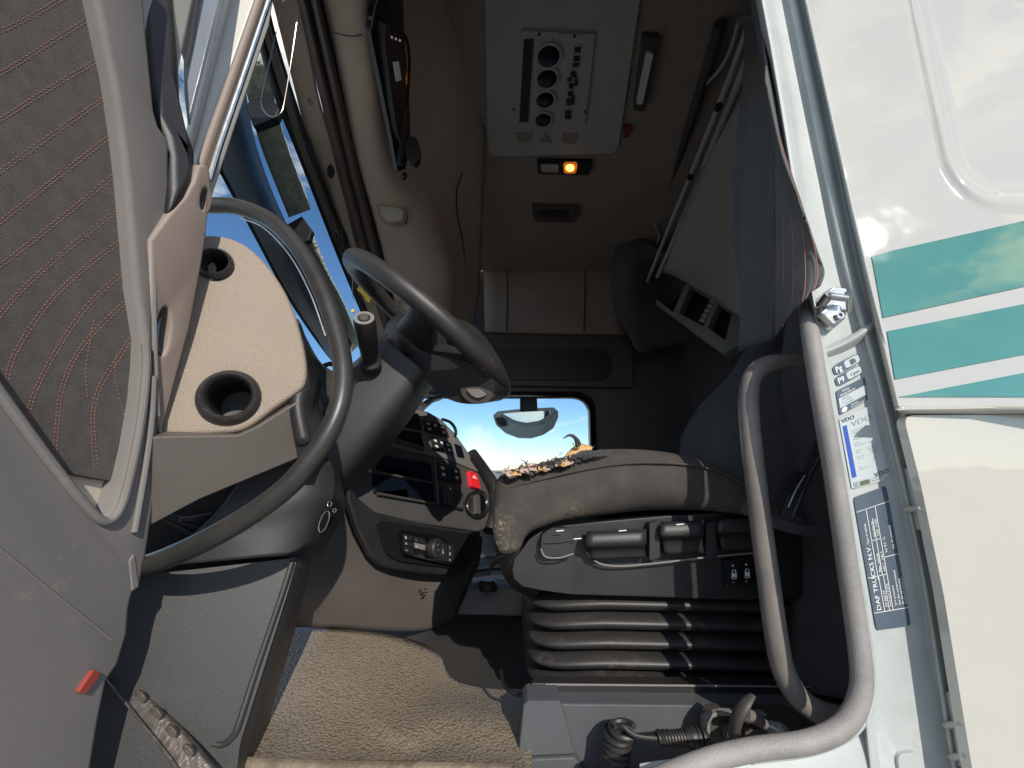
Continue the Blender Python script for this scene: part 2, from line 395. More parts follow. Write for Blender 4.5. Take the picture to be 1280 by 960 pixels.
class Quad:
    """a flat rectangle in the cab given by its four corners as seen; s to the right, t downward"""
    def __init__(s, fn, tl, tr, br, bl):
        s.c = [fn(*tl), fn(*tr), fn(*br), fn(*bl)]
        n = (s.c[1] - s.c[0]).cross(s.c[3] - s.c[0]).normalized()
        s.n = n if n.dot(CAM - s.c[0]) > 0 else -n
    def __call__(q, s, t, h=0):
        a = q.c[0].lerp(q.c[1], s); b = q.c[3].lerp(q.c[2], s); return a.lerp(b, t) + q.n * h
    def slab(q, name, s0, s1, t0, t1, h0, h1, m, parent, bev=.001, rnd=0, **kw):
        px = [V((s0, t0)), V((s1, t0)), V((s1, t1)), V((s0, t1))]
        if rnd: px = rounded(px, rnd)
        f = [q(p.x, p.y, h1) for p in px]; v, fa = prism(f, h1 - h0, direction=-q.n)
        return link(name, v, fa, m, parent, bev=bev, seg=2, **kw)
    def text(q, name, body, s, t, size, m, parent, h=.0006, ang=0, thick=0, sx=1.0, aspect=1.0, **kw):
        """size: cap height as a share of t; ang in degrees, counter-clockwise"""
        cu = bpy.data.curves.new(name, 'FONT'); cu.body = body; cu.size = 1.0; cu.offset = thick; cu.resolution_u = 2; cu.fill_mode = 'FRONT'
        ob = bpy.data.objects.new(name, cu); COL.objects.link(ob)
        dg = bpy.context.evaluated_depsgraph_get(); me = bpy.data.meshes.new_from_object(ob.evaluated_get(dg))
        bpy.data.objects.remove(ob)
        a = math.radians(ang); wi = (q.c[1] - q.c[0]).length; hi = (q.c[3] - q.c[0]).length
        vs = []
        for vv in me.vertices:
            x, y = vv.co.x * size / .7 * sx, vv.co.y * size / .7
            X = x * math.cos(a) - y * math.sin(a); Y = x * math.sin(a) + y * math.cos(a)
            vs.append(q(s + X * hi / wi, t - Y, h))
        fa = [tuple(p.vertices) for p in me.polygons]
        if not fa: return None
        return link(name, vs, fa, m, parent, smooth=False, **kw)
def merge(parts):
    vs = []; fa = []
    for v, f in parts:
        k = len(vs); vs += list(v); fa += [tuple(i + k for i in g) for g in f]
    return vs, fa

# ================================================================== GROUND
g = link('ground', [V((x * 400, y * 400, 0)) for x, y in ((-1, -1), (1, -1), (1, 1), (-1, 1))], [(0, 1, 2, 3)], mat('yard_concrete', (.30, .29, .27), .9, bump=.5, bscale=30, var=.2, vscale=.6), kind='structure')

# ================================================================== TRUCK CAB SHELL
cab = thing('truck_cab', 'white lorry cab with green side stripes, seen through its open driver door', 'lorry cab', (0.1, .6, .4))
SKN = V((-.235, -1.0, .060)).normalized(); SK0 = P(1124, 512, .50)
def SK(h=0):
    def f(x, y):
        r = ray(x, y); a = SK0 - SKN * h; return CAM + r * (SKN.dot(a - CAM) / SKN.dot(r))
    return f
# --- outer side skin with its pressed recess
def skin():
    vs = []; fa = []; nx, nz_ = 150, 130; D = .50
    ltop = [(-260, 952), (0, 1006), (160, 1041), (330, 1080), (480, 1116), (512, 1124)]
    def left(y):
        for (a, b), (c, d) in zip(ltop, ltop[1:]):
            if y <= c: return b + (d - b) * (y - a) / (c - a)
        return ltop[-1][1]
    cen = V((1420, -90)); half = V((250, 338)) # centre and half size of the recess (picture units on the skin)
    for i in range(nz_ + 1):
        y = -260 + (512 + 260) * i / nz_; l = left(y)
        for j in range(nx + 1):
            x = l + (1850 - l) * (j / nx) ** 1.3
            # slanted coordinates: the recess edge leans with the pillar
            xs = x - (y * .215 if y < 240 else 51.6); q = V((abs(xs - (1148 + 250)) - half.x + 55, abs(y + 90) - half.y + 55))
            dd = V((max(q.x, 0), max(q.y, 0))).length + min(max(q.x, q.y), 0) - 55
            t = min(max((-dd) / 13, 0), 1); t = t * t * (3 - 2 * t)
            vs.append(SK(.010 * t - .004 * math.exp(-((dd - 5) / 7) ** 2))(x, y))
    for i in range(nz_):
        for j in range(nx):
            a = i * (nx + 1) + j; fa.append((a, a + nx + 1, a + nx + 2, a + 1))
    # edge return at the left
    return vs, fa
v_, f_ = skin()
sp = link('side_panel', v_, f_, white, cab, solid=.008, sharp=60)
def decal(pts, d=.4935): return plate('stripe', pts, SK(-.0013), .0012, green, sp, bev=0)
DY = .4965
decal([(1090, 321), (1112, 314), (1280, 276), (1850, 148), (1850, 228), (1280, 358), (1104, 397)], DY)
decal([(1109, 414), (1280, 380), (1850, 268), (1850, 340), (1280, 443), (1119, 474)], DY)
decal([(1124, 496), (1280, 466), (1850, 366), (1850, 490), (1280, 496)], DY)
# ledge and the bright lower panel
patch('ledge', [[(1118, 508, .500), (1200, 506, .495), (1300, 502, .49), (1850, 492, .47)], [(1121, 512, .485), (1200, 511, .48), (1300, 509, .475), (1850, 501, .455)], [(1126, 519, .500), (1200, 518, .495), (1300, 517, .49), (1850, 511, .47)]], white, cab, solid=.004)
lp = plate('lower_side_panel', rounded([V(q) for q in [(1129, 519), (1850, 513), (1850, 1450), (1325, 1450), (1215, 960), (1180, 745), (1152, 610)]], 14), YP(.495), .012, white, cab, bev=.004, label='bright white lower side panel of the cab')
decal([(1133, 512.5), (1205, 513.6), (1150, 516.5)], .478)
for (x, y) in ((1146, 635), (1150, 600), (1196, 905), (1203, 945)):
    pxtube('hinge_pin', [(x - 14, y + 2, .525), (x + 6, y, .50)], .0032, white, cab, sub=1, n=10)
plate('hinge_strip', [(1138, 585), (1143, 585), (1160, 660), (1154, 664)], YP(.515), .01, jambm, cab, bev=.002)
plate('hinge_strip', [(1192, 870), (1197, 868), (1215, 960), (1208, 965)], YP(.515), .01, jambm, cab, bev=.002)
# --- B pillar jamb
ks = [.62, .528, .527, .534, .534, .526, .523, .530, .528, .505]
tab = {-260: [893, 897, 908, 911, 926, 930, 938, 943, 947, 951], 0: [944, 950, 961, 966, 983, 987, 994, 999, 1003, 1006], 160: [972, 978, 991, 996, 1015, 1019, 1027, 1033, 1038, 1041],
       330: [1000, 1006, 1013, 1017, 1049, 1054, 1060, 1068, 1073, 1080], 480: [1028, 1033, 1038, 1041, 1090, 1096, 1101, 1109, 1113, 1118],
       700: [1058, 1064, 1070, 1074, 1140, 1147, 1152, 1160, 1166, 1174], 960: [1070, 1085, 1100, 1106, 1184, 1190, 1196, 1203, 1208, 1214], 1150: [1090, 1120, 1130, 1136, 1224, 1230, 1236, 1243, 1248, 1254]}
rows = [[(x, y, d) for x, d in zip(tab[y], ks)] for y in sorted(tab)]
jb = patch('door_jamb', rows, jambm, cab, solid=.003, su=5, sv=7, sharp=70)
# pressed step across the jamb below the striker and the sill that sweeps under the seal
patch('jamb_step', [[(1026, 436, .535), (1054, 424, .528), (1080, 408, .524), (1094, 400, .528)], [(1027, 442, .526), (1056, 430, .52), (1083, 414, .518), (1096, 406, .526)], [(1028, 452, .537), (1058, 440, .537), (1086, 424, .536), (1098, 416, .534)]], jambm, cab, solid=.002)
sill = patch('door_sill', [[(800, 955, .533), (930, 935, .533), (1040, 915, .533), (1110, 880, .537)], [(800, 985, .528), (930, 965, .523), (1050, 950, .523), (1130, 930, .537)], [(800, 1030, .518), (930, 1010, .514), (1060, 1000, .518), (1150, 1000, .537)], [(800, 1150, .508), (930, 1150, .508), (1060, 1150, .508), (1170, 1150, .528)]], jambm, cab, solid=.003)
plate('dent_patch', rounded([V(q) for q in [(1122, 944), (1150, 940), (1160, 985), (1128, 990)]], 8), YP(.529), .006, jambm, cab, bev=.003)
# door seal
pxtube('door_seal', [(988, 250, .70), (998, 320, .66), (1005, 365, .61), (1012, 412, .528), (1021, 470, .514), (1043, 600, .512), (1060, 715, .511), (1075, 820, .51), (1075, 868, .51), (1056, 905, .509), (1012, 927, .508), (940, 937, .508), (880, 952, .508), (800, 985, .508), (700, 1040, .508)],
       [.009, .0095, .010] + [.0108] * 12, seal_m, cab, n=16)
pxtube('seal_flange', [(1023, 395, .527), (1034, 470, .527), (1056, 600, .526), (1074, 715, .526), (1090, 820, .526), (1091, 872, .526), (1070, 914, .525), (1018, 940, .524), (940, 951, .524)], .0035, jambm, cab, n=8)
# striker
st = plate('striker_plate', [(1026, 371), (1041, 358), (1060, 360), (1064, 374), (1057, 398), (1044, 410), (1035, 407), (1023, 390)], YP(.518), .014, steel, cab, bev=.003)
plate('striker_wedge', [(1025, 390), (1038, 379), (1053, 381), (1056, 396), (1043, 409)], YP(.506), .012, steel, st, bev=.004)
pxtube('striker_pin', [(1036, 370, .494), (1058, 373, .494)], .0045, steel, st, sub=1)
pxtube('striker_arm', [(1026, 382, .514), (1037, 367, .494)], [.006, .006], steel, st, sub=1)
pxtube('striker_arm', [(1062, 388, .514), (1060, 366, .494)], [.004, .004], steel, st, sub=1)
lathe('striker_bolt', P(1048, 395, .505), (0, -1, 0), [(.0055, 0), (.0055, .004), (.003, .004), (.003, .001), (0, .001)], steel, st, n=6)
lathe('jamb_rivet', P(1021, 401, .524), (0, -1, 0), [(.003, 0), (.0025, .003), (0, .004)], steel, cab, n=10)
# --- stickers on the jamb
JY = .5325
def sticker(tl, tr, br, bl, m, label, rnd=0): 
    q = Quad(YP(JY), tl, tr, br, bl); o = q.slab('sticker', 0, 1, 0, 1, -.0006, 0, m, jb, bev=0, rnd=rnd, label=label); return q, o
for k, (tl, tr, br, bl, body) in enumerate([((1040, 458), (1072, 441), (1077, 452), (1044, 470), 'fuel'), ((1043, 472), (1075, 455), (1079, 466), (1047, 484), 'oil')]):
    q, o = sticker(tl, tr, br, bl, slate, 'dark outlined pill sticker with two letters', rnd=.3)
    q.slab('print', .42, .97, .1, .9, 0, .0004, lightst, o, bev=0, rnd=.2); q.text('print', 'Pg' if k == 0 else 'P9', .06, .78, .55, whitem, o, h=.0006, thick=.02)
    if k == 0: q.slab('print', .62, .76, .25, .78, .0004, .0008, slate, o, bev=0); q.slab('print', .78, .82, .35, .75, .0004, .0008, slate, o, bev=0)
    else: q.text('print', 'Cpeo', .55, .7, .35, slate, o, h=.0008)
q, o = sticker((1045, 489), (1081, 471), (1085, 500), (1050, 519), slate, 'square black and white instruction sticker', rnd=.08)
q.slab('print', .04, .96, .34, .74, 0, .0004, lightst, o, bev=0)
for i, s_ in enumerate(('Achtung', 'Warning Stop tyre')): q.text('print', s_, .18 - .1 * i, .15 + .14 * i, .09, whitem, o, h=.0006, thick=.01, sx=.8)
for i in range(3): q.text('print', ('4 bar 9.3', 'm   11.5 bar', '/   12 x 4.8 m')[i], .14, .45 + .12 * i, .07, slate, o, h=.0008)
q.text('print', 'service', .40, .87, .09, whitem, o); q.text('print', 'in workshop', .40, .97, .09, whitem, o)
f_e = [q(.17 + .10 * math.cos(a), .87 + .10 * math.sin(a), .0005) for a in [i * math.pi / 8 for i in range(16)]]
v_, fa_ = prism(f_e, .0004); link('print', v_, fa_, whitem, o)
q, o = sticker((1049, 524), (1090, 506), (1112, 595), (1065, 611), lightst, 'tall pale label sheet with blue bar and fine print')
q.text('print', 'VDO', .04, .07, .055, slate, o, thick=.02, ang=-2, sx=1.3); q.text('print', 'VDO', .62, .95, .055, slate, o, thick=.02, sx=1.3)
q.slab('print', .05, .17, .12, .86, 0, .0004, blue, o, bev=0)
q.text('print', 'VDO', .30, .18, .075, greyprint, o, thick=-.01, sx=1.5)
for i, (x, t, s_) in enumerate([(.28, .25, 'Fahrtschreiber'), (.28, .28, 'Tachograph'), (.28, .34, 'Typ'), (.28, .37, 'Wegdrehzahl'), (.28, .43, 'Reifen'), (.28, .46, 'Kennzeichen'), (.28, .53, 'Datum'), (.28, .56, 'date'), (.28, .62, 'Plomben'), (.28, .65, 'L = mm'), (.28, .70, 'w'), (.28, .76, 'Nr'), (.28, .79, 'Werkstatt'), (.64, .48, '12.05'), (.60, .55, 'k = 8000 imp'), (.62, .58, '3165 mm'), (.66, .61, '315 / 80'), (.68, .64, 'R 22.5'), (.68, .70, '4.06'), (.68, .73, 'km/h')]):
    q.text('print', s_, x, t, .020, greyprint, o, sx=1.15)
q.text('print', 'approved by', 1.0, .50, .02, greyprint, jb, ang=-90)
q, o = sticker((1066, 603), (1104, 592), (1106, 600), (1068, 611), lightst, 'narrow strip label with green block')
q.slab('print', .0, .14, .1, .9, 0, .0004, greyprint, o, bev=0); q.slab('print', .22, .52, .2, .85, 0, .0004, mat('olive_print', (.10, .12, .07), .5), o, bev=0)
q.text('print', 'service', .6, .7, .3, greyprint, o)
q, o = sticker((1067, 622), (1108, 607), (1139, 782), (1096, 788), slate, 'long slate blue maker plate sticker with vertical text', rnd=.06)
bars = [(.0, 1, .115, .119), (.0, 1, .875, .879), (.28, .285, .115, .65), (.55, .56, .115, .875), (.55, 1, .50, .504), (.0, .55, .62, .624), (.28, .56, .36, .364), (.30, .31, .62, .875), (.42, .43, .2, .62), (.44, .45, .62, .875)]
mb = []
for s0, s1, t0, t1 in bars:
    s1 = max(s1, s0 + .018)
    f = [q(s0, t0, .0005), q(s1, t0, .0005), q(s1, t1, .0005), q(s0, t1, .0005)]; mb.append(prism(f, .0003))
v_, fa_ = merge(mb); link('print', v_, fa_, whitem, o, smooth=False)
for s_, x, t, z in [('DAF TRUCKS N.V.', .22, .865, .038, ), ('Type of vehicle', .20, .38, .020), ('XF 460 FT', .42, .85, .022), ('Max. vehicle', .41, .60, .022), ('front tyre 315/70', .53, .85, .018), ('axle 1   axle 2', .53, .60, .020), ('max mass kg', .41, .34, .018), ('7500  11500', .53, .34, .020), ('tyre pressure', .68, .85, .020), ('See the owners manual', .80, .85, .020), ('for the service and', .89, .85, .018), ('system air pressure', .97, .85, .018), ('bar 8.5  12', .68, .47, .020), ('reg. air pressure', .90, .46, .020)]:
    q.text('print', s_, x, t, z, whitem, o, ang=90, thick=.008, sx=1.1 if z > .03 else .9)

# --- shell: roof, walls, floor (one piece each)
def wall(name, pts, m, t=.02, **kw):
    v, f = prism([V(p) + V((0, 0, CAM.z)) for p in pts], t); return link(name, v, f, m, cab, bev=0, **kw)
ROOF = 1.40
wall('roof_lining', [(-.55, .58, ROOF), (1.25, .58, ROOF), (1.25, 2.66, ROOF), (-.55, 2.66, ROOF)], lining, .04)
wall('near_side_above_door', [(-.8, .60, 1.0), (1.25, .60, 1.0), (1.25, .60, 1.44), (-.8, .60, 1.44)], lining, .04)
wall('rear_wall', [(1.25, .58, -.4), (1.25, 2.7, -.4), (1.25, 2.7, 1.42), (1.25, .58, 1.42)], darkfab, .04)
wall('side_wall_behind_door', [(.56, .63, -.6), (1.25, .63, -.6), (1.25, .63, 1.0), (.50, .63, 1.0)], darkfab, .03)
cf = wall('cab_floor', [(-1.05, .60, -.46), (1.25, .60, -.46), (1.25, 2.8, -.46), (-1.05, 2.8, -.46)], carpet, .04)
# far wall with window opening
FY = 2.72
win = rounded([V(q) for q in [(484, 497), (736, 497), (741, 700), (484, 700)]], 22, 6)
fw = plate('far_wall', [(472, 300), (1000, 300), (1010, 800), (472, 800)], YP(FY), .05, grey, cab, bev=.006, holes=[win])
patch('roof_corner_lining', [[(604, 316, 2.50), (690, 318, 2.50), (776, 320, 2.50)], [(604, 330, 2.66), (690, 332, 2.66), (777, 333, 2.66)], [(605, 370, 2.70), (690, 372, 2.70), (780, 374, 2.70)], [(606, 415, 2.69), (690, 417, 2.69), (786, 418, 2.69)]], lining, cab, solid=.01)
for x in (634, 731): pxtube('lining_seam', [(x, 326, 2.64), (x, 370, 2.695), (x - 1, 414, 2.685)], .004, bare, cab, n=6)
pxtube('lining_seam', [(604, 321, 2.56), (690, 323, 2.56), (772, 325, 2.56)], .005, bare, cab, n=6)
tp = plate('panel_over_window', rounded([V(q) for q in [(540, 428), (790, 430), (791, 484), (540, 480)]], 5), YP(2.66), .05, grey, cab, bev=.012)
plate('panel_inlay', rounded([V(q) for q in [(540, 434), (765, 436), (764, 476), (540, 474)]], 22, 8), YP(2.645), .02, black, cab, bev=.006)
fr = rounded([V(q) for q in [(474, 489), (744, 489), (750, 720), (474, 720)]], 26, 6)
plate('window_frame', fr, YP(2.70), .03, gloss, cab, bev=.006, holes=[rounded([V(q) for q in [(484, 497), (736, 497), (741, 700), (484, 700)]], 22, 6)])
plate('window_pane', [(478, 493), (742, 493), (746, 705), (478, 705)], YP(FY + .03), .004, pane_m, cab, bev=0)
# dark upper curtain on the passenger side
patch('passenger_curtain', [[(770, 290, 2.3), (800, 296, 2.25), (835, 320, 2.2), (880, 350, 2.2)], [(765, 340, 2.4), (790, 345, 2.3), (840, 350, 2.35), (890, 380, 2.3)], [(768, 385, 2.45), (790, 395, 2.4), (840, 400, 2.4), (890, 410, 2.35)], [(786, 420, 2.5), (800, 440, 2.45), (840, 432, 2.45), (890, 425, 2.4)]], darkfab, cab, solid=.01)

# --- A pillar and header group
ap = plate('a_pillar', [(330, -70), (318, 0), (254, 182), (236, 235), (225, 235), (231, 165), (232, 152), (270, 0), (282, -70)], YP(.60), .05, pillarm, cab, bev=.006)
plate('pillar_step', [(292, -70), (281, 0), (240, 165), (232, 190), (231, 160), (266, 0), (275, -70)], YP(.588), .014, pillarm, cab, bev=.005)
pxtube('pillar_seal', [(345, -60, .585), (325, 0, .585), (290, 100, .585), (261, 182, .585), (247, 225, .585)], .0088, doorbeige, cab, n=12, flat=.8)
pxtube('pillar_bead', [(351, -45, .575), (336.5, 0, .575), (303, 100, .575), (275, 182, .575), (262, 225, .575)], .0045, steel, cab, n=10)
pxtube('pillar_brown_lip', [(347, -50, .592), (331, 0, .592), (297, 100, .592), (269, 182, .592), (256, 225, .592)], .006, brown, cab, n=10)  # brown rubber lip between the pillar seal and the bead
# header above the windscreen, edge lists: (left x, right x) at rows y with depth
HY = [-60, 0, 60, 120, 180, 225, 270, 310, 350, 400, 450]
HD = [.66, .76, .86, .98, 1.15, 1.32, 1.5, 1.68, 1.9, 2.2, 2.5]
def interp(t, xs, ys):
    if t <= xs[0]: return ys[0] + (t - xs[0]) * (ys[1] - ys[0]) / (xs[1] - xs[0])
    for (a, b), (c, d) in zip(zip(xs, ys), list(zip(xs, ys))[1:]):
        if t <= c: return b + (d - b) * (t - a) / (c - a)
    return ys[-1] + (t - xs[-1]) * (ys[-1] - ys[-2]) / (xs[-1] - xs[-2])
def strip(name, keys, m, parent, off=0, bulge=0, solid=.012, rows_=None, y0=-60, y1=450):
    """keys: [(y, xl, xr)...] band that runs across the cab along the windscreen header"""
    ks_ = [k[0] for k in keys]; rws = []
    for y in [y for y in HY if y0 < y < y1] + []:
        pass
    ys = sorted(set([y0, y1] + [y for y in HY if y0 < y < y1]))
    for y in ys:
        xl = interp(y, ks_, [k[1] for k in keys]); xr = interp(y, ks_, [k[2] for k in keys]); d = interp(y, HY, HD) + off
        xm = (xl + xr) / 2
        rws.append([(xl, y, d + bulge), (xl * .8 + xr * .2, y, d + bulge * .3), (xm, y, d), (xl * .2 + xr * .8, y, d + bulge * .3), (xr, y, d + bulge)])
    return patch(name, rws, m, parent, solid=solid, su=2, sv=3)
strip('windscreen_header', [(-60, 325, 362), (0, 340, 376), (127, 372, 398), (225, 396, 428), (310, 424, 452), (400, 462, 486)], console_m, cab, off=.02)
strip('header_seal', [(-60, 357, 374), (0, 371, 388), (225, 424, 440), (310, 446, 462), (400, 476, 488)], brown, cab, off=-.02, bulge=.025)
strip('header_seal', [(-60, 373, 387), (0, 387, 401), (225, 439, 452), (310, 461, 474), (400, 487, 496)], brown, cab, off=-.035, bulge=.03)
strip('header_gap', [(-60, 386, 391), (0, 400, 405), (225, 452, 457), (310, 474, 480), (400, 496, 501)], bare, cab, off=.0, bulge=.0)
strip('header_cable_channel', [(-60, 312, 318), (30, 334, 341), (60, 342, 349), (175, 379, 386), (290, 424, 430), (320, 436, 441)], bare, cab, off=0, bulge=.01, y1=330)
strip('header_inner_strip', [(-60, 303, 313), (60, 335, 343), (175, 370, 380), (290, 414, 424), (330, 432, 438)], warmgrey, cab, off=.02, bulge=.0, y1=400)
strip('glass_edge_band', [(-60, 296, 304), (30, 316, 330), (100, 334, 346), (220, 382, 394), (330, 425, 438), (400, 455, 462)], bare, cab, off=.03, bulge=.01, y1=450)
wl = []
pxtube('loose_cable', [(386, 175, 1.12), (398, 215, 1.27), (412, 255, 1.42), (424, 280, 1.5), (433, 296, 1.55), (436, 318, 1.6)], .005, bare, cab, n=8)
for k in range(3): pxtube('cable_end', [(419 + 4 * k, 292, 1.5), (424 + 4 * k, 314, 1.6)], .005, bare, cab, n=6)
lathe('header_clip', P(387, 127, .97), (0.3, -.8, -.5), [(.009, 0), (.008, .006), (.004, .006), (.004, .001), (0, .001)], doorbeige, cab, n=14)
cl = plate('header_plug', ell(412.5, 213, 4, 8, rot=.1), YP(1.24), .012, bare, cab, bev=.002)
# outside: visor housing strip, brackets, smoked visor, windscreen
vis = thing('sun_visor', 'smoked dark blue sun visor outside above the windscreen', 'sun visor', P(350, 330, 1.9))
patch('visor_blade', [[(300, 60, 1.10), (285, 120, 1.09), (276, 170, 1.08), (271, 205, 1.07)], [(320, 180, 1.40), (319, 220, 1.38), (318, 255, 1.36), (318, 292, 1.34)], [(357, 277, 1.75), (360, 310, 1.74), (362, 342, 1.72), (362, 374, 1.70)], [(398, 352, 2.2), (400, 380, 2.2), (401, 405, 2.15), (400, 431, 2.1)], [(440, 430, 2.7), (436, 440, 2.7), (430, 450, 2.65), (421, 458, 2.6)]], visor_m, vis, solid=.006)
patch('visor_housing', [[(300, 70, 1.02), (322, 64, 1.04)], [(306, 100, 1.08), (336, 94, 1.10)], [(325, 180, 1.34), (356, 176, 1.34)], [(361, 272, 1.68), (388, 262, 1.66)]], headm, vis, solid=.02)
patch('visor_housing', [[(372, 306, 1.86), (388, 292, 1.8)], [(394, 350, 2.08), (408, 342, 2.0)], [(412, 385, 2.35), (428, 378, 2.3)], [(440, 440, 2.8), (450, 430, 2.7)]], headm, vis, solid=.02)
plate('visor_bracket', [(306, 130), (333, 116), (350, 134), (344, 147), (316, 158)], YP(1.12), .03, bare, vis, bev=.004)
plate('visor_bracket', [(359, 280), (377, 270), (390, 288), (386, 300), (372, 306), (366, 296)], YP(1.66), .03, bare, vis, bev=.004)
pxtube('wiper_arm', [(262, 330, 1.2), (255, 250, 1.25), (285, 205, 1.3)], .0012, bare, cab, n=5)
patch('windscreen', [[(300, -60, .80), (225, 20, .66), (200, 200, .66)], [(352, 70, 1.0), (262, 200, .84), (215, 330, .80)], [(420, 250, 1.5), (330, 330, 1.2), (250, 450, .95)], [(470, 400, 2.4), (425, 440, 1.9), (330, 510, 1.3)], [(498, 470, 2.66), (480, 500, 2.5), (440, 560, 2.2)]], pane_m, cab, solid=.004)

# ================================================================== OVERHEAD CONSOLE
oc = thing('overhead_console', 'beige overhead storage console above the windscreen with two reading lamps', 'overhead console', P(500, 200, 1.3))
def c3(x, y, dd=0): return (x, y, interp(y, HY, HD) + dd)
rows = []
for y, xs in [(-70, (384, 400, 445, 470, 510, 560, 606)), (0, (402, 416, 452, 476, 520, 566, 606)), (60, (416, 428, 460, 482, 528, 570, 606)), (120, (429, 440, 466, 488, 532, 572, 606)), (180, (442, 452, 472, 494, 538, 576, 607)), (225, (453, 463, 484, 508, 545, 577, 606)), (270, (466, 480, 510, 538, 560, 580, 604)), (310, (477, 492, 524, 552, 569, 584, 602)), (350, (486, 502, 532, 560, 574, 586, 600)), (400, (499, 512, 535, 557, 570, 582, 594)), (440, (510, 520, 535, 548, 560, 570, 585))]:
    ofs = (0, -.035, -.05, .0, .12, .22, .34)
    rows.append([c3(x, y, o) for x, o in zip(xs, ofs)])
patch('console_shell', rows, console_m, oc, solid=.02, su=4, sv=4, sharp=80)
pxtube('shelf_seam', [c3(578, 215, .18), c3(571, 240, .17), c3(572, 270, .17), c3(578, 300, .18), c3(581, 330, .19), c3(579, 360, .2)], .003, bare, oc, n=6)
pxtube('console_seam', [c3(417, 40, -.045), c3(430, 44, -.055), c3(445, 45, -.055), c3(455, 40, -.05), c3(460, 28, -.05)], .0016, brown, oc, n=6)
for (x, y, s) in ((490, 266, 1.0), (512, 383, .75)):
    d = interp(y, HY, HD) - .075
    q_ = [(x - 20 * s, y - 11 * s), (x + 8 * s, y - 9 * s), (x + 18 * s, y - 3 * s), (x + 17 * s, y + 10 * s), (x + 4 * s, y + 13 * s), (x - 8 * s, y + 12 * s), (x - 17 * s, y + 3 * s)]
    bz = plate('reading_lamp', rounded([V(p) for p in q_], 4), YP(d), .03, doorbeige, oc, bev=.003)
    plate('lamp_lens', rounded([V((x + (p[0] - x) * .8, y + (p[1] - y) * .78)) for p in q_], 4), YP(d - .01), .02, lensm, bz, bev=.006)
# black recess plate for the handset
rc = plate('handset_tray', [(470, 6), (478, -10), (500, -70), (512, -70), (505, 0), (506, 40), (512, 120), (514, 180), (507, 212), (498, 216), (488, 160), (476, 100), (464, 40)], PL((470, 0, .70), (505, 0, .76), (498, 216, 1.17)), .02, gloss, oc, bev=.004)
hs = thing('radio_handset', 'black phone handset with coiled cord clipped to overhead console', 'handset', P(505, 110, .9))
f = PL((470, 0, .68), (505, 0, .74), (498, 216, 1.14))
plate('handset_body', [(481, 38), (496, 34), (506, 60), (508, 120), (512, 172), (500, 175), (490, 120)], f, .02, black, hs, bev=.006, curve=True)
plate('handset_label', [(491.5, 78), (498.5, 77), (502, 100), (495.5, 102)], PL((470, 0, .672), (505, 0, .732), (498, 216, 1.13)), .002, whitem, hs, bev=0)
pts = [f(x, y) + V((0, -.02, 0)) for x, y in ((490, 48), (502, 50), (511, 60), (514, 90), (511, 138))]
tube('cord', pts, .004, bare, hs, n=8)
hx = []
A_, B_ = f(509, 138) + V((0, -.02, 0)), f(502, 212) + V((0, -.02, 0))
for i in range(22 * 8 + 1):
    t = i / (22 * 8); a = i / 8 * 2 * math.pi; ax = (B_ - A_).normalized(); u1 = ax.orthogonal().normalized(); u2 = ax.cross(u1)
    hx.append(A_.lerp(B_, t) + (u1 * math.cos(a) + u2 * math.sin(a)) * .008)
tube('coiled_cord', hx, .0028, black, hs, n=6, sub=1)
plate('cord_clip', ell(516, 187, 9, 17, rot=-.1), YP(1.02), .02, bare, hs, bev=.006)
lathe('cord_end', P(505, 221, 1.12), (0, -.5, -1), [(.004, -.02), (.009, -.015), (.009, .008), (.004, .012), (0, .012)], bare, hs, n=12)
for k in range(3): lathe('tray_screw', P(490 + 5 * k, 47 + 2 * k, .74), (0, -.7, -.7), [(.003, 0), (.0025, .002), (0, .003)], steel, rc, n=8)

# ================================================================== ROOF CONTROL PANEL
rp = thing('roof_panel', 'pale roof panel with four round dark air nozzles beside small switches', 'roof panel', P(690, 100, 1.1))
Z1 = ZP(1.385)
plate('panel_plate', rounded([V(q) for q in [(603, -120), (822, -120), (800, 0), (772, 192), (610, 196)]], 12), Z1, .014, rooflin, rp, bev=.006)
plate('unit_frame', rounded([V(q) for q in [(651, 39), (744, 42), (731, 158), (644, 156)]], 4), ZP(1.372), .014, rooflin, rp, bev=.003)
pxf = ZP(1.366)
plate('display_slot', [(655, 50), (667, 50), (660, 153), (649, 153)], pxf, .005, black, rp, bev=.001)
for (x, y) in ((686, 70.5), (684, 98.5), (681.5, 125), (679, 150)):
    rx = 13.5 - (y - 70) * .025; c = pxf(x, y)
    nz_o = lathe('air_nozzle', c, (0, 0, -1), [(rx * .00275 * 1.25, 0), (rx * .00275 * 1.25, .003), (rx * .00275 * 1.08, .005), (rx * .00275, .002), (rx * .00275, -.004)], rooflin, rp, n=28, caps=False)
    lathe('nozzle_bowl', c, (0, 0, -1), [(rx * .00268, .001), (rx * .0018, .0035), (0, .0045)], navy, nz_o, n=24)
for (x, y, w_, h_) in ((722, 63, 4, 4), (721, 74, 4, 4), (720, 82, 4, 3), (716, 93, 3, 4), (712, 100, 3, 3), (714, 108, 3, 4), (720, 104, 2, 5), (719, 96, 2, 3), (713, 118, 3, 4), (711, 128, 3, 5), (716, 126, 2, 6), (710, 141, 4, 3), (710, 147, 4, 3)):
    plate('panel_switch', [(x - w_, y - h_ + 1), (x + w_, y - h_ + 1), (x + w_, y + h_ - 1), (x - w_, y + h_ - 1)], ZP(1.364), .004, black, rp, bev=.0008)
for (x, y) in ((674, 43), (718, 45), (642, 137), (731, 140)):
    lathe('panel_screw', ZP(1.368)(x, y), (0, 0, -1), [(.005, 0), (.004, .003), (0, .003)], black, rp, n=10)
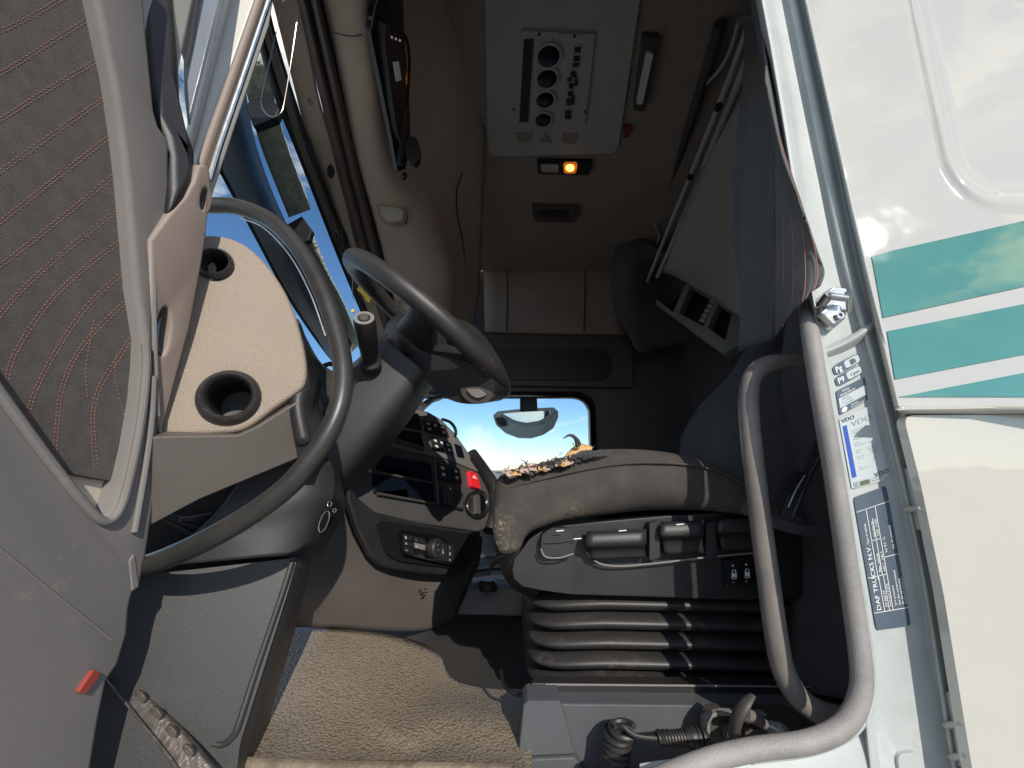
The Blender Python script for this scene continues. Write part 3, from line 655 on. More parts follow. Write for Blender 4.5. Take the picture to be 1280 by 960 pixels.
for px_ in ([(644, 166), (666, 166), (664, 178), (647, 178)], [(682, 166), (690, 178), (673, 178)], [(703, 167), (723, 167), (719, 180), (702, 179)]):
    plate('finger_recess', px_, ZP(1.381), .004, doorbeige, rp, bev=.001)
# ceiling lamps
cl_ = thing('ceiling_lamp', 'ceiling lamp behind roof panel with its amber night light lit', 'ceiling lamp', P(704, 211, 1.7), 'ceiling lamps')
plate('lamp_housing', rounded([V(q) for q in [(671, 203), (741, 204), (736, 219), (672, 218)]], 3), ZP(1.375), .03, black, cl_, bev=.005)
plate('lamp_lens', rounded([V(q) for q in [(676, 206), (698, 206), (698, 216), (677, 215)]], 2), ZP(1.372), .01, lensm, cl_, bev=.002)
plate('amber_lens', rounded([V(q) for q in [(704, 205), (722, 205), (720, 217), (705, 217)]], 3), ZP(1.368), .012, mat('amber_plastic', (.5, .16, .03), .3, emit=(1, .25, .03), estr=.35), cl_, bev=.002)
plate('amber_bulb', ell(712.5, 210.5, 5, 4), ZP(1.364), .008, amber, cl_, bev=.002)
cl2 = thing('ceiling_lamp', 'unlit dark ceiling lamp farther along the headlining', 'ceiling lamp', P(694, 268, 2.1), 'ceiling lamps')
plate('lamp_housing', rounded([V(q) for q in [(664, 259), (724, 260), (720, 279), (668, 277)]], 4), ZP(1.375), .03, brown, cl2, bev=.005)
plate('lamp_lens', rounded([V(q) for q in [(672, 264), (712, 265), (709, 272), (675, 271)]], 2), ZP(1.368), .01, black, cl2, bev=.002)
sl = thing('strip_light', 'slender roof strip light with pale diffuser near bunk rail', 'strip light', P(803, 100, 1.1))
plate('light_housing', rounded([V(q) for q in [(803, 46), (826, 48), (806, 140), (791, 138)]], 4), ZP(1.375), .03, grey, sl, bev=.005)
plate('diffuser', rounded([V(q) for q in [(808, 66), (817, 67), (803, 131), (795, 130)]], 3), ZP(1.365), .015, mat('diffuser', (.6, .6, .58), .4), sl, bev=.003)
plate('marker_light', rounded([V(q) for q in [(780, 158), (789, 158), (787, 172), (780, 172)]], 2), ZP(1.385), .02, mat('dull_red', (.20, .03, .03), .4), cab, bev=.003, label='small dull red button on the headlining')

# ================================================================== UPPER BUNK
ub = thing('upper_bunk', 'folded grey upper bunk with long pale curtain rails', 'bunk', P(870, 250, 1.7))
def RX(x, y, d): return (x, y, d)
patch('bunk_board', [[(935, 75, 1.02), (990, 90, .95), (1050, 130, .85)], [(905, 140, 1.22), (960, 190, 1.15), (1040, 240, 1.0)], [(868, 230, 1.55), (920, 300, 1.45), (1000, 360, 1.2)], [(838, 310, 2.0), (880, 350, 1.9), (960, 420, 1.5)], [(826, 340, 2.2), (850, 350, 2.2), (940, 400, 1.7)]], bunkm, ub, solid=.03)
pxtube('bunk_edge', [(936, 60, .98), (922, 105, 1.08), (893, 175, 1.32), (862, 252, 1.68), (838, 310, 2.0), (822, 346, 2.25)], .013, railm, ub, n=10)
pxtube('curtain_rail', [(940, 20, .90), (922, 70, .99), (898, 133, 1.17), (862, 222, 1.52), (830, 300, 1.95), (804, 366, 2.45)], .010, railm, ub, n=10)
for (x, y, d) in ((898, 134, 1.15), (863, 221, 1.50)): lathe('rail_joint', P(x, y, d), P(862, 222, 1.52) - P(898, 133, 1.17), [(.0105, -.008), (.012, -.008), (.012, .008), (.0105, .008)], bare, ub, n=12)
pxtube('guard_rail', [(925, 20, .93), (914, 60, 1.03), (899, 88, 1.12), (880, 108, 1.22), (866, 135, 1.32), (845, 195, 1.6), (826, 250, 1.9), (820, 280, 2.1), (824, 296, 2.2), (812, 325, 2.4)], .0065, railm, ub, n=8)
pxtube('board_dark_rib', [(900, 30, 1.0), (870, 130, 1.30), (842, 215, 1.7), (812, 300, 2.3)], .02, darkfab, ub, n=8)  # thick dark rib running alongside the rails
sb = thing('storage_rack', 'grey slotted storage rack at far end of upper bunk', 'storage rack', P(870, 385, 2.2))
fS = PL((808, 372, 2.45), (830, 330, 2.45), (930, 400, 1.9))
plate('rack_frame', [(808, 372), (834, 322), (850, 330), (925, 368), (934, 385), (925, 430), (905, 441), (868, 415), (838, 392)], fS, .05, mat('rack_grey', (.22, .22, .22), .6), sb, bev=.01,
      holes=[[(822, 374), (838, 338), (857, 352), (841, 389)], [(849, 390), (863, 357), (893, 374), (879, 407)], [(885, 408), (898, 380), (915, 388), (906, 424)]])
fS2 = PL((808, 372, 2.56), (830, 330, 2.56), (930, 400, 2.0))
plate('rack_back', [(812, 372), (834, 330), (925, 375), (905, 436), (868, 411)], fS2, .01, black, sb, bev=0)
for k in range(6): plate('rack_tooth', [(813 + 3.2 * k, 373 - 6.5 * k), (816 + 3.2 * k, 368.5 - 6.5 * k), (820 + 3.2 * k, 371 - 6.5 * k), (817 + 3.2 * k, 375 - 6.5 * k)], PL((808, 372, 2.43), (830, 330, 2.43), (930, 400, 1.88)), .02, railm, sb, bev=.001)
for k in range(5): plate('rack_tooth', [(873 + 3.2 * k, 401 - 6 * k), (876 + 3.2 * k, 397 - 6 * k), (882 + 3.2 * k, 399 - 6 * k), (879 + 3.2 * k, 403 - 6 * k)], PL((808, 372, 2.46), (830, 330, 2.46), (930, 400, 1.91)), .02, railm, sb, bev=.001)
# curtain bundle by the B pillar
ct = thing('curtain', 'grey cabin curtain gathered behind the door pillar with orange stripes', 'curtain', P(965, 250, .8))
patch('curtain_cloth', [[(925, -60, .85), (942, -60, .80), (950, -60, .78)], [(930, 60, .85), (945, 60, .80), (958, 60, .74)], [(922, 150, .84), (948, 150, .79), (965, 150, .73)], [(912, 230, .84), (945, 230, .80), (966, 235, .72)], [(914, 300, .84), (945, 300, .80), (967, 300, .72)], [(925, 360, .85), (948, 365, .80), (968, 370, .72)], [(922, 440, .88), (948, 430, .83), (966, 425, .76)]], curtm, ct, solid=.004,
      disp=lambda a, b: .004 * math.sin(a * 14 + b * 3))
cw = [[(952, 40, .60), (954, 60, .56), (956, 90, .53), (958, 120, .515)], [(965, 150, .58), (969, 160, .545), (972, 180, .52), (976, 195, .508)], [(967, 230, .57), (980, 230, .54), (990, 240, .515), (1001, 258, .505)], [(968, 300, .57), (985, 300, .54), (1005, 300, .515), (1023, 318, .50)], [(968, 360, .57), (985, 360, .54), (1008, 352, .512), (1031, 336, .50)], [(969, 420, .58), (982, 396, .54), (1004, 374, .51), (1024, 356, .50)]]
cl1 = patch('curtain_flap', cw, curtm, ct, solid=.003, su=8, sv=8, disp=lambda a, b: .002 * math.sin(a * 15 + b * 4))
for k in range(4):
    a = .15 + .22 * k
    pts = []
    for r in cw[1:]:
        i = a * 3; j = min(int(i), 2); t = i - j; p = P(*r[j]).lerp(P(*r[j + 1]), t); pts.append(p + V((0, -.0065, 0)))
    tube('woven_stripe', pts, .0006, stitch, cl1, n=5)
# neck of the curtain tie
pxtube('curtain_band', [(926, 24, .84), (940, 20, .80), (952, 22, .76)], .012, curtm, ct, n=8)

# ================================================================== DRIVER DOOR
dr = thing('driver_door', 'open driver door inner side with dark fabric inlay and orange stitching', 'door', (-.5, .2, .9))
DX = XP(-.47)
# frame of the trim, with an opening for fabric and pocket lining
fab = [(-200, -120), (100, -120), (118, -20), (130, 40), (143, 100), (152, 160), (159, 220), (166, 300), (171, 360), (181, 425), (180, 455), (176, 500), (166, 560), (156, 603), (147, 633), (138, 645), (128, 645), (108, 624), (72, 580), (30, 525), (0, 480), (-90, 360), (-200, 200)]
sil = [(-420, -160), (172, -160), (182, 0), (186, 50), (190, 90), (195, 140), (200, 158), (208, 170), (213, 182), (213.5, 268), (195, 292), (192, 330), (193, 420), (196, 500), (200, 560), (196, 620), (186, 690), (178, 728), (168, 742), (164, 760), (162, 790), (150, 830), (136, 850), (126, 900), (114, 975), (100, 1100), (-420, 1200)]
fr_ = plate('trim_frame', sil, XP(-.455), .03, midgrey, dr, bev=.007, seg=4, holes=[fab])
box('door_skin', (-.535, .10, CAM.z - .1), (.03, .40, .9), white, dr, bev=.01)
plate('fabric_inlay', [(-200, -120), (106, -120), (124, -20), (150, 100), (166, 220), (178, 360), (188, 425), (184, 500), (170, 580), (158, 606), (140, 602), (112, 598), (86, 592), (50, 565), (-10, 480), (-200, 200)], XP(-.472), .006, fabric, dr, bev=.003)
fabo = bpy.data.objects['fabric_inlay']
plate('pocket_lining', [(60, 560), (170, 570), (165, 660), (110, 660)], XP(-.480), .004, cream, dr, bev=0)
# stitching
curves = [[(-60, 60), (20, 30), (100, -15)], [(-60, 120), (0, 92), (60, 55), (125, 15)], [(-60, 185), (0, 150), (60, 112), (138, 66)], [(-60, 260), (0, 215), (70, 165), (146, 112)], [(-30, 300), (10, 270), (80, 215), (154, 158)], [(-30, 350), (10, 325), (90, 262), (160, 205)], [(-20, 430), (0, 395), (35, 355), (95, 303), (165, 250)],
          [(8, 478), (20, 440), (60, 380), (110, 332), (168, 290)], [(33, 525), (45, 488), (70, 440), (110, 382), (171, 325)], [(68, 572), (72, 530), (77, 490), (95, 445), (128, 405), (174, 362)], [(121, 590), (118, 555), (117, 515), (127, 480), (150, 445), (178, 400)], [(163, 552), (166, 520), (172, 480), (178, 445)],
          [(110, 500), (108, 460), (118, 400)], [(164, 548), (150, 500), (144, 470), (147, 440)]]
sv, sf = [], []
X2 = XP(-.4716)
for ci, c in enumerate(curves):
    pts = catmull([V(p) for p in c], 40); offs = (-2.2, 2.2) if ci < 11 else (0,)
    acc = 0; segs = []
    for off in offs:
        last = None; acc = 0
        for i in range(1, len(pts)):
            t = (pts[i] - pts[i - 1]); 
            if t.length < 1e-6: continue
            n = V((-t.y, t.x)).normalized(); acc += t.length
            if acc > 4.6:
                acc = 0; dd = t.normalized() * 1.2; c0 = pts[i] + n * off
                f4 = [c0 - dd - n * .55, c0 + dd - n * .55, c0 + dd + n * .55, c0 - dd + n * .55]
                v, fa = prism([X2(p.x, p.y) for p in f4], .0005); segs.append((v, fa))
    v, fa = merge(segs); k = len(sv); sv += v; sf += [tuple(i + k for i in g) for g in fa]
link('stitching', sv, sf, stitch, fabo, smooth=False, kind='stuff')
# ridges on the trim frame
tube('trim_ridge', [XP(-.452)(x, y) for x, y in ((192, 470), (190, 520), (184, 570), (176, 620), (168, 665))], .0035, midgrey, dr, n=8)
tube('pocket_rim', [XP(-.453)(x, y) for x, y in ((182, 430), (183, 455), (179, 505), (170, 560), (160, 605), (151, 634), (139, 650), (126, 650), (104, 628), (68, 584), (26, 528), (-6, 484), (-90, 370))], .0045, midgrey, dr, n=10)
tube('trim_ridge', [XP(-.4545)(x, y) for x, y in ((192, 300), (193, 420), (197, 520))], .003, midgrey, dr, n=8)
plate('trim_latch', [(162, 700), (168, 690), (174, 735), (166, 740)], XP(-.4535), .01, midgrey, dr, bev=.003)
plate('reflector', rounded([V(q) for q in [(118, 837), (126, 842), (107, 868), (99, 865)]], 2), XP(-.450), .008, redref, dr, bev=.0015, label='small red reflector strip')
tube('trim_crease', [XP(-.4545)(x, y) for x, y in ((-200, 560), (-60, 640), (60, 735), (140, 800))], .0009, midgrey, dr, n=8)
# beige hinge-end piece with two duct holes
fe = PL((262, 215, .50), (205, 540, .53), (190, 330, .46))
bhol = [ell(256.5, 249, 4.6, 14, 20, rot=.12), ell(205, 414, 8.5, 31, 24, rot=.10)]
plate('hinge_end_trim', [(249, 206), (258, 206), (264, 216), (264.5, 232), (259, 290), (253, 330), (238, 410), (201, 542), (196, 520), (190, 470), (188, 300), (212, 268), (232, 246), (243, 226)], fe, .022, doorbeige, dr, bev=.004, holes=bhol)
for (x, y, rx, ry) in ((256.5, 249, 4.6, 14), (205, 414, 8.5, 31)):
    a = [fe(*p) for p in ell(x, y, rx, ry, 20, rot=.11)]; b = [p + V((-.018, .018, 0)) for p in a]
    N = len(a); link('duct_bore', [p + V((-.001, .004, 0)) for p in a] + b, [(i, (i + 1) % N, (i + 1) % N + N, i + N) for i in range(N)] + [tuple(range(N, 2 * N))], bare, dr)
# black window guide above it
plate('window_guide', [(172, -160), (222, -160), (220, 0), (226, 70), (229, 130), (234, 152), (246, 184), (247, 205), (243, 228), (232, 248), (212, 270), (210, 190), (206, 168), (192, 140), (182, 0)], PL((230, 0, .47), (246, 215, .485), (190, 100, .44)), .03, black, dr, bev=.012, seg=5)
plate('window_glass_edge', [(234, -160), (262, -160), (247, -10), (236, 60), (230, 82), (224, 60), (222, 0)], YP(.52), .012, doorbeige, dr, bev=.003)
plate('quarter_glass', [(262, -160), (300, -160), (273, 0), (234, 154), (230, 120), (229, 80), (247, -10)], YP(.525), .006, mat('bluish_glass', (.22, .25, .29), .15, coat=.5), dr, bev=.001)

# ================================================================== LEFT GRAB HANDLE
gh = thing('grab_handle', 'long curved black grab handle on the hinge side of doorway', 'grab handle', P(400, 500, .5), 'entry grab handles')
pxtube('handle_tube', [(235, 257, .63), (262, 257, .615), (298, 259, .60), (340, 277, .59), (375, 313, .575), (402, 362, .56), (421, 418, .545), (429, 465, .53), (424, 510, .515), (402, 556, .505), (365, 603, .50), (318, 640, .50), (262, 673, .51), (205, 699, .53), (165, 712, .56), (140, 716, .58)], .0131, barblack, gh, n=18)
pxtube('handle_highlight', [(300, 272, .59), (330, 285, .58), (362, 319, .565), (388, 367, .55), (407, 420, .535)], .0013, steel, gh, n=6)  # highlight on the black tube, drawn as a thin bright steel line
gh2 = thing('grab_handle', 'dusty grey grab handle beside the driver seat on the latch side', 'grab handle', P(960, 650, .62), 'entry grab handles')
pxtube('handle_tube', [(1008, 452, .635), (985, 452, .63), (962, 455, .625), (944, 466, .62), (936, 492, .618), (938, 540, .615), (948, 630, .61), (960, 720, .605), (971, 800, .60), (981, 842, .598), (1001, 874, .596), (1030, 893, .594), (1060, 900, .59)], [.011, .0115] + [.0145] * 11, barm, gh2, n=18)
# dark trim behind the handle
patch('pillar_inner_trim', [[(985, 380, .72), (1015, 380, .66)], [(975, 480, .76), (1032, 470, .66)], [(985, 620, .80), (1052, 610, .66)], [(985, 760, .80), (1076, 740, .65)], [(980, 860, .78), (1088, 880, .64)]], darkfab, cab, solid=.01)

# ================================================================== DASHBOARD
da = thing('dashboard', 'dark lorry dashboard with centre switch panel and beige left end', 'dashboard', P(400, 650, 1.0))
fb = PL((262, 293, .56), (383, 470, .60), (205, 540, .535))
vents = [(269.5, 331, 19, 18), (287, 497, 32, 31)]
bp_ = plate('end_panel', [(196, 543), (205, 500), (226, 420), (240, 330), (246, 296), (262, 292), (288, 296), (312, 308), (338, 335), (358, 366), (372, 402), (381, 438), (384, 466), (381, 482), (374, 489), (340, 512), (318, 530), (298, 540), (250, 543)], fb, .03, beige, da, bev=.006, seg=5, rnd=14, holes=[ell(x, y, rx, ry, 30) for x, y, rx, ry in vents])
nb = fb.n
for (x, y, rx, ry) in vents:
    c = fb(x, y); r = (fb(x + rx, y) - fb(x - rx, y)).length / 2 * 1.02
    vr = lathe('air_vent', c, nb, [(r * 1.25, -.002), (r * 1.27, .004), (r * 1.18, .010), (r * 1.02, .013), (r * .92, .010), (r * .86, .003), (r * .84, -.01)], rubber, da, n=40, caps=False, label='large round open duct ring' if rx > 25 else 'small round open duct ring')
    lathe('vent_bore', c, nb, [(r * .88, .004), (r * .80, -.03), (r * .78, -.06), (0, -.062)], bare, vr, n=32, caps=False)
    if rx < 25: plate('vent_flap', [(262, 322), (270, 332), (270, 344), (263, 344), (259, 334)], PL((262, 293, .575), (383, 470, .615), (205, 540, .55)), .002, doorbeige, vr, bev=.0005)
fl = PL((300, 541, .562), (378, 500, .60), (195, 650, .535))
plate('end_lower_panel', [(180, 546), (298, 544), (320, 534), (374, 500), (378, 505), (384, 530), (392, 558), (384, 568), (250, 624), (190, 656), (182, 660)], fl, .04, warmgrey, da, bev=.008, seg=4)
patch('end_panel_side', [[(380, 425, .62), (392, 445, .68), (408, 462, .76)], [(386, 480, .61), (396, 492, .74), (408, 500, .76)], [(380, 505, .60), (392, 515, .72), (406, 530, .78)], [(388, 552, .60), (400, 560, .68), (412, 575, .78)]], black, da, solid=.02)
patch('dash_top_edge', [[(372, 398, .80), (386, 428, .84), (404, 456, .90), (430, 470, .95)], [(378, 410, .74), (388, 438, .78), (402, 465, .84), (428, 485, .9)], [(384, 450, .72), (392, 470, .75), (404, 490, .80), (428, 510, .88)]], grey, da, solid=.02)
pxtube('demister_nozzle', [(406, 457, .9), (414, 455, .92), (422, 457, .95)], .006, gloss, da, n=8)
# recess under the end panel
plate('under_recess', [(175, 640), (392, 556), (400, 700), (175, 725)], PL((180, 650, .66), (392, 560, .78), (300, 705, .74)), .01, bare, da, bev=0)
for k in range(4): pxtube('recess_slat', [(188 + 12 * k, 640 + 4 * k - 2, .63), (240 + 8 * k, 668 - 8 * k, .66)], .0035, black, da, n=8, sub=1)
# knee cover
kn = patch('knee_cover', [[(300, 600, .66), (350, 575, .70), (392, 562, .74), (420, 585, .80), (430, 615, .86)], [(270, 640, .64), (340, 622, .67), (395, 610, .71), (424, 622, .77), (431, 640, .84)], [(220, 685, .63), (310, 665, .655), (380, 650, .70), (408, 655, .76), (418, 664, .83)], [(180, 710, .625), (300, 699, .65), (370, 694, .69), (388, 696, .75), (400, 697, .82)]], blackgrain, da, solid=.02, su=8, sv=8)
for k, (x, y, rx, ry) in enumerate(((405, 652, 5, 14), (412, 630, 2.6, 3), (418, 638, 2, 2.4))):
    plate('socket', ell(x, y, rx, ry, 20, rot=.35), YP(.71), .02, bare, da, bev=.001)
    pxtube('socket_rim', [(x + a * math.cos(.35) - b * math.sin(.35), y + a * math.sin(.35) + b * math.cos(.35), .71) for a, b in [(rx * math.cos(t), ry * math.sin(t)) for t in [i * math.pi / 6 for i in range(12)]]], .0009, steel, da, n=6, closed=True, sub=2)
# big lower step panel
lpf = PL((175, 715, .60), (370, 698, .66), (290, 930, .60))
lw = plate('step_panel', rounded([V(q) for q in [(150, 722), (372, 697), (360, 740), (300, 930), (285, 1060), (80, 1060), (100, 850)]], 8), lpf, .03, blackgrain, da, bev=.006, seg=4)
patch('step_panel_side', [[(368, 697, .655), (378, 699, .68), (389, 700, .74)], [(345, 780, .64), (358, 785, .67), (368, 790, .74)], [(318, 865, .62), (332, 872, .65), (342, 880, .74)], [(300, 930, .605), (312, 950, .64), (325, 965, .72)], [(285, 1060, .58), (300, 1060, .62), (310, 1060, .7)]], blackgrain, da, solid=.006, su=5)
pxtube('step_panel_rib', [(365, 703, .652), (350, 750, .64), (322, 832, .62), (300, 900, .603), (293, 918, .60), (280, 930, .598), (262, 928, .597), (240, 917, .597), (200, 880, .597), (165, 845, .597)], .004, blackgrain, da, n=10)
lw2 = patch('sill_tread', [[(132, 842, .585), (140, 838, .59), (150, 842, .592), (158, 850, .60)], [(166, 892, .57), (178, 880, .575), (190, 876, .58), (200, 884, .59)], [(203, 940, .555), (218, 928, .56), (232, 920, .565), (240, 922, .575)], [(240, 1000, .54), (260, 985, .545), (280, 978, .55), (288, 980, .56)]], alu, da, solid=.006)
for k in range(5):
    x, y = ((151, 851), (172, 872), (192, 893), (211, 916), (232, 940))[k]
    plate('tread_boss', ell(x + 2, y - 1, 9, 5, 16, rot=.85), YP(.579 - .0085 * k), .004, alu, lw2, bev=.0015)
plate('sill_lower', [(112, 960), (118, 900), (134, 858), (170, 900), (225, 965), (300, 1060), (100, 1060)], YP(.585), .02, blackgrain, da, bev=.004)
pxtube('sill_edge', [(133, 848, .572), (170, 895, .56), (205, 938, .548), (232, 975, .54)], .0012, alu, da, n=8)
# dash lower centre
lowf = PL((390, 740, .86), (590, 690, 1.50), (450, 790, 1.02))
lc = patch('lower_centre_panel', [[(392, 655, .90), (425, 600, 1.0), (440, 600, 1.08), (520, 640, 1.35), (604, 656, 1.62)], [(380, 705, .88), (425, 690, .98), (470, 700, 1.10), (530, 720, 1.30), (600, 700, 1.58)], [(370, 745, .88), (420, 740, .96), (475, 745, 1.08), (530, 752, 1.25), (585, 735, 1.50)], [(362, 783, .92), (410, 786, .99), (470, 788, 1.08), (525, 788, 1.22), (568, 780, 1.40)]], warmgrey, da, solid=.02, su=6, sv=6)
for (x, y, w_) in ((524, 737, 3), (530, 736, 3), (525, 741.5, 4), (531, 740, 3), (527, 746, 3)): pxtube('speaker_slit', [(x, y, 1.225), (x + w_, y + .5, 1.245)], .0016, bare, da, n=6, sub=1)
insf = PL((440, 630, .97), (598, 665, 1.50), (500, 712, 1.12))
plate('climate_surround', [(433, 600), (436, 625), (447, 660), (464, 694), (474, 705), (490, 711), (530, 717), (568, 721), (584, 715), (592, 702), (602, 664), (580, 664), (530, 655), (470, 640), (448, 622)], insf, .02, black, da, bev=.006, curve=False)
plate('climate_recess', rounded([V(q) for q in [(470, 650), (596, 668), (588, 700), (575, 712), (500, 702), (484, 694)]], 8), PL((440, 630, .962), (598, 665, 1.49), (500, 712, 1.11)), .008, bare, da, bev=.002)
cpn = PL((440, 630, .945), (598, 665, 1.47), (500, 712, 1.09))
cp = plate('climate_panel', rounded([V(q) for q in [(500, 663), (548, 669), (566, 679), (568, 704), (560, 706), (506, 693)]], 3), cpn, .012, gloss, da, bev=.002)
q = Quad(cpn, (501, 665), (567, 681), (567, 705), (503, 691))
for i, (s0, s1) in enumerate(((.03, .18), (.21, .40), (.72, .85), (.87, .98))):
    for j in range(3):
        if i == 1 and j == 2: continue
        kq = q.slab('climate_key', s0, s1, .06 + .31 * j, .32 + .31 * j, 0, .002, midgrey if (i == 1 and j == 1) else black, cp, bev=.0005)
        if (i, j) in ((0, 0), (0, 1), (0, 2), (1, 0), (1, 1), (2, 1), (3, 0), (3, 1), (3, 2)):
            q.text('symbol', ['#', '=', '~', '-', 'o', '', '*', '%', '', '/', '&', 'v'][(i * 3 + j) % 12] or '+', s0 + .02, .28 + .31 * j, .15, whitem, kq, h=.0026, thick=.02)
kc = q(.56, .45, .004)
kb = lathe('climate_knob', kc, q.n, [(.027, -.004), (.027, .012), (.024, .015), (.020, .015), (0, .016)], black, cp, n=30)
lathe('knob_ring', kc, q.n, [(.0235, .0152), (.0235, .0168), (.0215, .0168), (.0215, .0152)], steel, kb, n=30, caps=False)
q.text('symbol', '*', .52, .40, .14, whitem, kb, h=.0225, thick=.02); q.text('symbol', '*', .53, .66, .14, whitem, kb, h=.0225, thick=.02)
# centre switch panel
cf_ = PL((470, 600, 1.12), (600, 640, 1.62), (530, 515, 1.42)); cN = cf_.n
def CF(h): return PL((470, 600, 1.12), (600, 640, 1.62), (530, 515, 1.42), push=h)
dashm = mat('dash_soft_black', (.075, .073, .071), .45, bump=.5, bscale=1300, var=.12, vscale=9)
upm = mat('dash_upper_grey', (.17, .162, .155), .45, bump=.5, bscale=1300, var=.1, vscale=9)
cps = plate('switch_panel', [(440, 500), (523, 511), (538, 516), (552, 524), (570, 542), (588, 568), (605, 594), (612, 612), (614, 628), (612, 645), (607, 660), (596, 665), (530, 655), (450, 640), (432, 590)], cf_, .06, dashm, da, bev=.008, seg=4)
plate('panel_upper_band', [(470, 503), (523, 512), (538, 517), (552, 525), (569, 543), (587, 569), (603, 592), (560, 574), (520, 565), (480, 556), (470, 540)], CF(.006), .01, upm, cps, bev=.003)
def cslab(name, pts, h, t, m, parent, rnd=1.5, bev=.0015, **kw): return plate(name, rounded([V(p) for p in pts], rnd), CF(h), t, m, parent, bev=bev, **kw)
for pts in ([(529, 524), (557, 532), (562, 547), (532, 540)], [(538, 545), (564, 554), (568, 569), (542, 562)], [(547, 579), (575, 586), (578, 605), (550, 598)]):
    sw = cslab('switch_block', pts, .010, .008, black, da)
    qq = Quad(CF(.012), *pts)
    for s_ in range(3):
        for t_ in range(2):
            if pts[0][0] == 547 and s_ == 1: continue
            if (s_ + t_ * 2) % 4 == 3 : continue
            qq.slab('symbol', .12 + .30 * s_, .25 + .30 * s_, .16 + .42 * t_, .34 + .42 * t_, 0, .001, whitem, sw, bev=0, rnd=.05)
    for s_ in (.35, .66): qq.slab('key_gap', s_ - .012, s_ + .012, .06, .94, -.002, .0006, bare, sw, bev=0)
rb = cslab('ribbed_blank', [(551, 609), (579, 616), (580, 638), (553, 631)], .010, .008, black, da)
qq = Quad(CF(.011), (551, 609), (579, 616), (580, 638), (553, 631))
for k in range(6): qq.slab('rib', .08 + .15 * k, .17 + .15 * k, .08, .92, 0, .0025, grey, rb, bev=.0005)
cslab('usb_slot', [(568, 554), (577, 558), (581, 573), (572, 571)], .008, .006, navy, da)
hz = cslab('hazard_switch', [(587, 588), (597, 592), (601, 611), (590, 608)], .014, .014, red, da, label='red hazard warning switch')
qq = Quad(CF(.0155), (587, 588), (597, 592), (601, 611), (590, 608)); v, fa = prism([qq(.5, .18), qq(.8, .42), qq(.2, .42)], .0004); link('triangle', v, fa, whitem, hz, smooth=False)
cslab('storage_slot', [(500, 537), (526, 541), (531, 561), (488, 551)], .008, .006, navy, da)
cslab('display', [(471, 568), (538, 580), (541, 603), (472, 590)], .006, .008, navy, da)
cslab('display', [(467, 592), (541, 606), (544, 628), (468, 616)], .006, .008, navy, da)
for a, b in (((470, 564), (540, 577)), ((470, 590), (543, 604)), ((472, 617), (545, 630))): tube('slot_bar', [CF(.008)(*a), CF(.008)(*b)], .004, grey, da, n=8, sub=1)
tube('slot_bar', [CF(.008)(543, 572), CF(.008)(548, 632)], .005, grey, da, n=8, sub=1)
tube('slot_bar', [CF(.012)(486, 548), CF(.012)(528, 561)], .008, grey, da, n=8, sub=1)
av = cslab('face_vent', [(505, 514), (523, 517), (528, 538), (505, 533)], .009, .008, bare, da)
qq = Quad(CF(.009), (505, 514), (523, 517), (528, 538), (505, 533))
for k in range(5): qq.slab('vane', .05, .95, .08 + .19 * k, .16 + .19 * k, 0, .004, black, av, bev=.001)
rc_ = plate('rotary_switch', ell(598, 630, 15, 18), CF(.010), .012, gloss, da, bev=.003)
plate('rotary_ring', ell(598, 630, 13.5, 16.5), CF(.013), .004, steel, rc_, bev=.0012, holes=[ell(598, 630, 11, 14)])
plate('rotary_grip', rounded([V(q_) for q_ in [(595.5, 617), (600, 618), (601, 643), (596.5, 642)]], 3), CF(.026), .016, dashm, rc_, bev=.004)
# things standing on the far dash
pxtube('far_dash_rail', [(523, 512, 1.5), (531, 506, 1.9), (540, 500, 2.3), (550, 497, 2.6)], .018, grey, da, n=10)
pxtube('dash_top_cable', [(553, 524, 1.50), (563, 528, 1.54), (569, 536, 1.56), (570, 544, 1.56)], .006, bare, da, n=8)
pxtube('dash_top_rim', [(588, 568, 1.66), (606, 592, 1.72), (618, 612, 1.74), (620, 635, 1.72), (612, 664, 1.66)], .03, black, da, n=12)
lathe('key_switch', P(462, 588, 1.0), (0.2, -1, 0), [(.005, 0), (.005, .006), (.003, .007), (0, .006)], grey, da, n=16)

# ================================================================== STEERING COLUMN + WHEEL
al = math.radians(39); n_ax = V((math.sin(al), -0.02, math.cos(al))).normalized(); a_ax = V((math.cos(al), 0, -math.sin(al)))
sc = thing('steering_column', 'black steering column shroud with a rounded control stalk', 'steering column', P(430, 600, 1.0))
Cw = P(537, 413, .97)
colc = P(512, 452, .96)
secs = []; NS = 20
for t, hw, hh in ((-.40, .10, .085), (-.33, .105, .095), (-.22, .10, .092), (-.12, .09, .085), (-.045, .082, .078), (0.0, .078, .072)):
    c = colc + n_ax * t - a_ax * (.0 + .012 * 0) ; ring = []
    for k in range(32):
        th = 2 * math.pi * k / 32; cx = math.copysign(abs(math.cos(th)) ** .45, math.cos(th)); cy = math.copysign(abs(math.sin(th)) ** .45, math.sin(th))
        ring.append(c + V((0, 1, 0)) * cx * hw + a_ax * cy * hh)
    secs.append(ring)
vs = [p for r in secs for p in r]; fa = [(i * 32 + k, i * 32 + (k + 1) % 32, (i + 1) * 32 + (k + 1) % 32, (i + 1) * 32 + k) for i in range(len(secs) - 1) for k in range(32)] + [tuple(range(32)), tuple((len(secs) - 1) * 32 + k for k in range(32))]
link('column_shroud', vs, fa, blackgrain, sc)
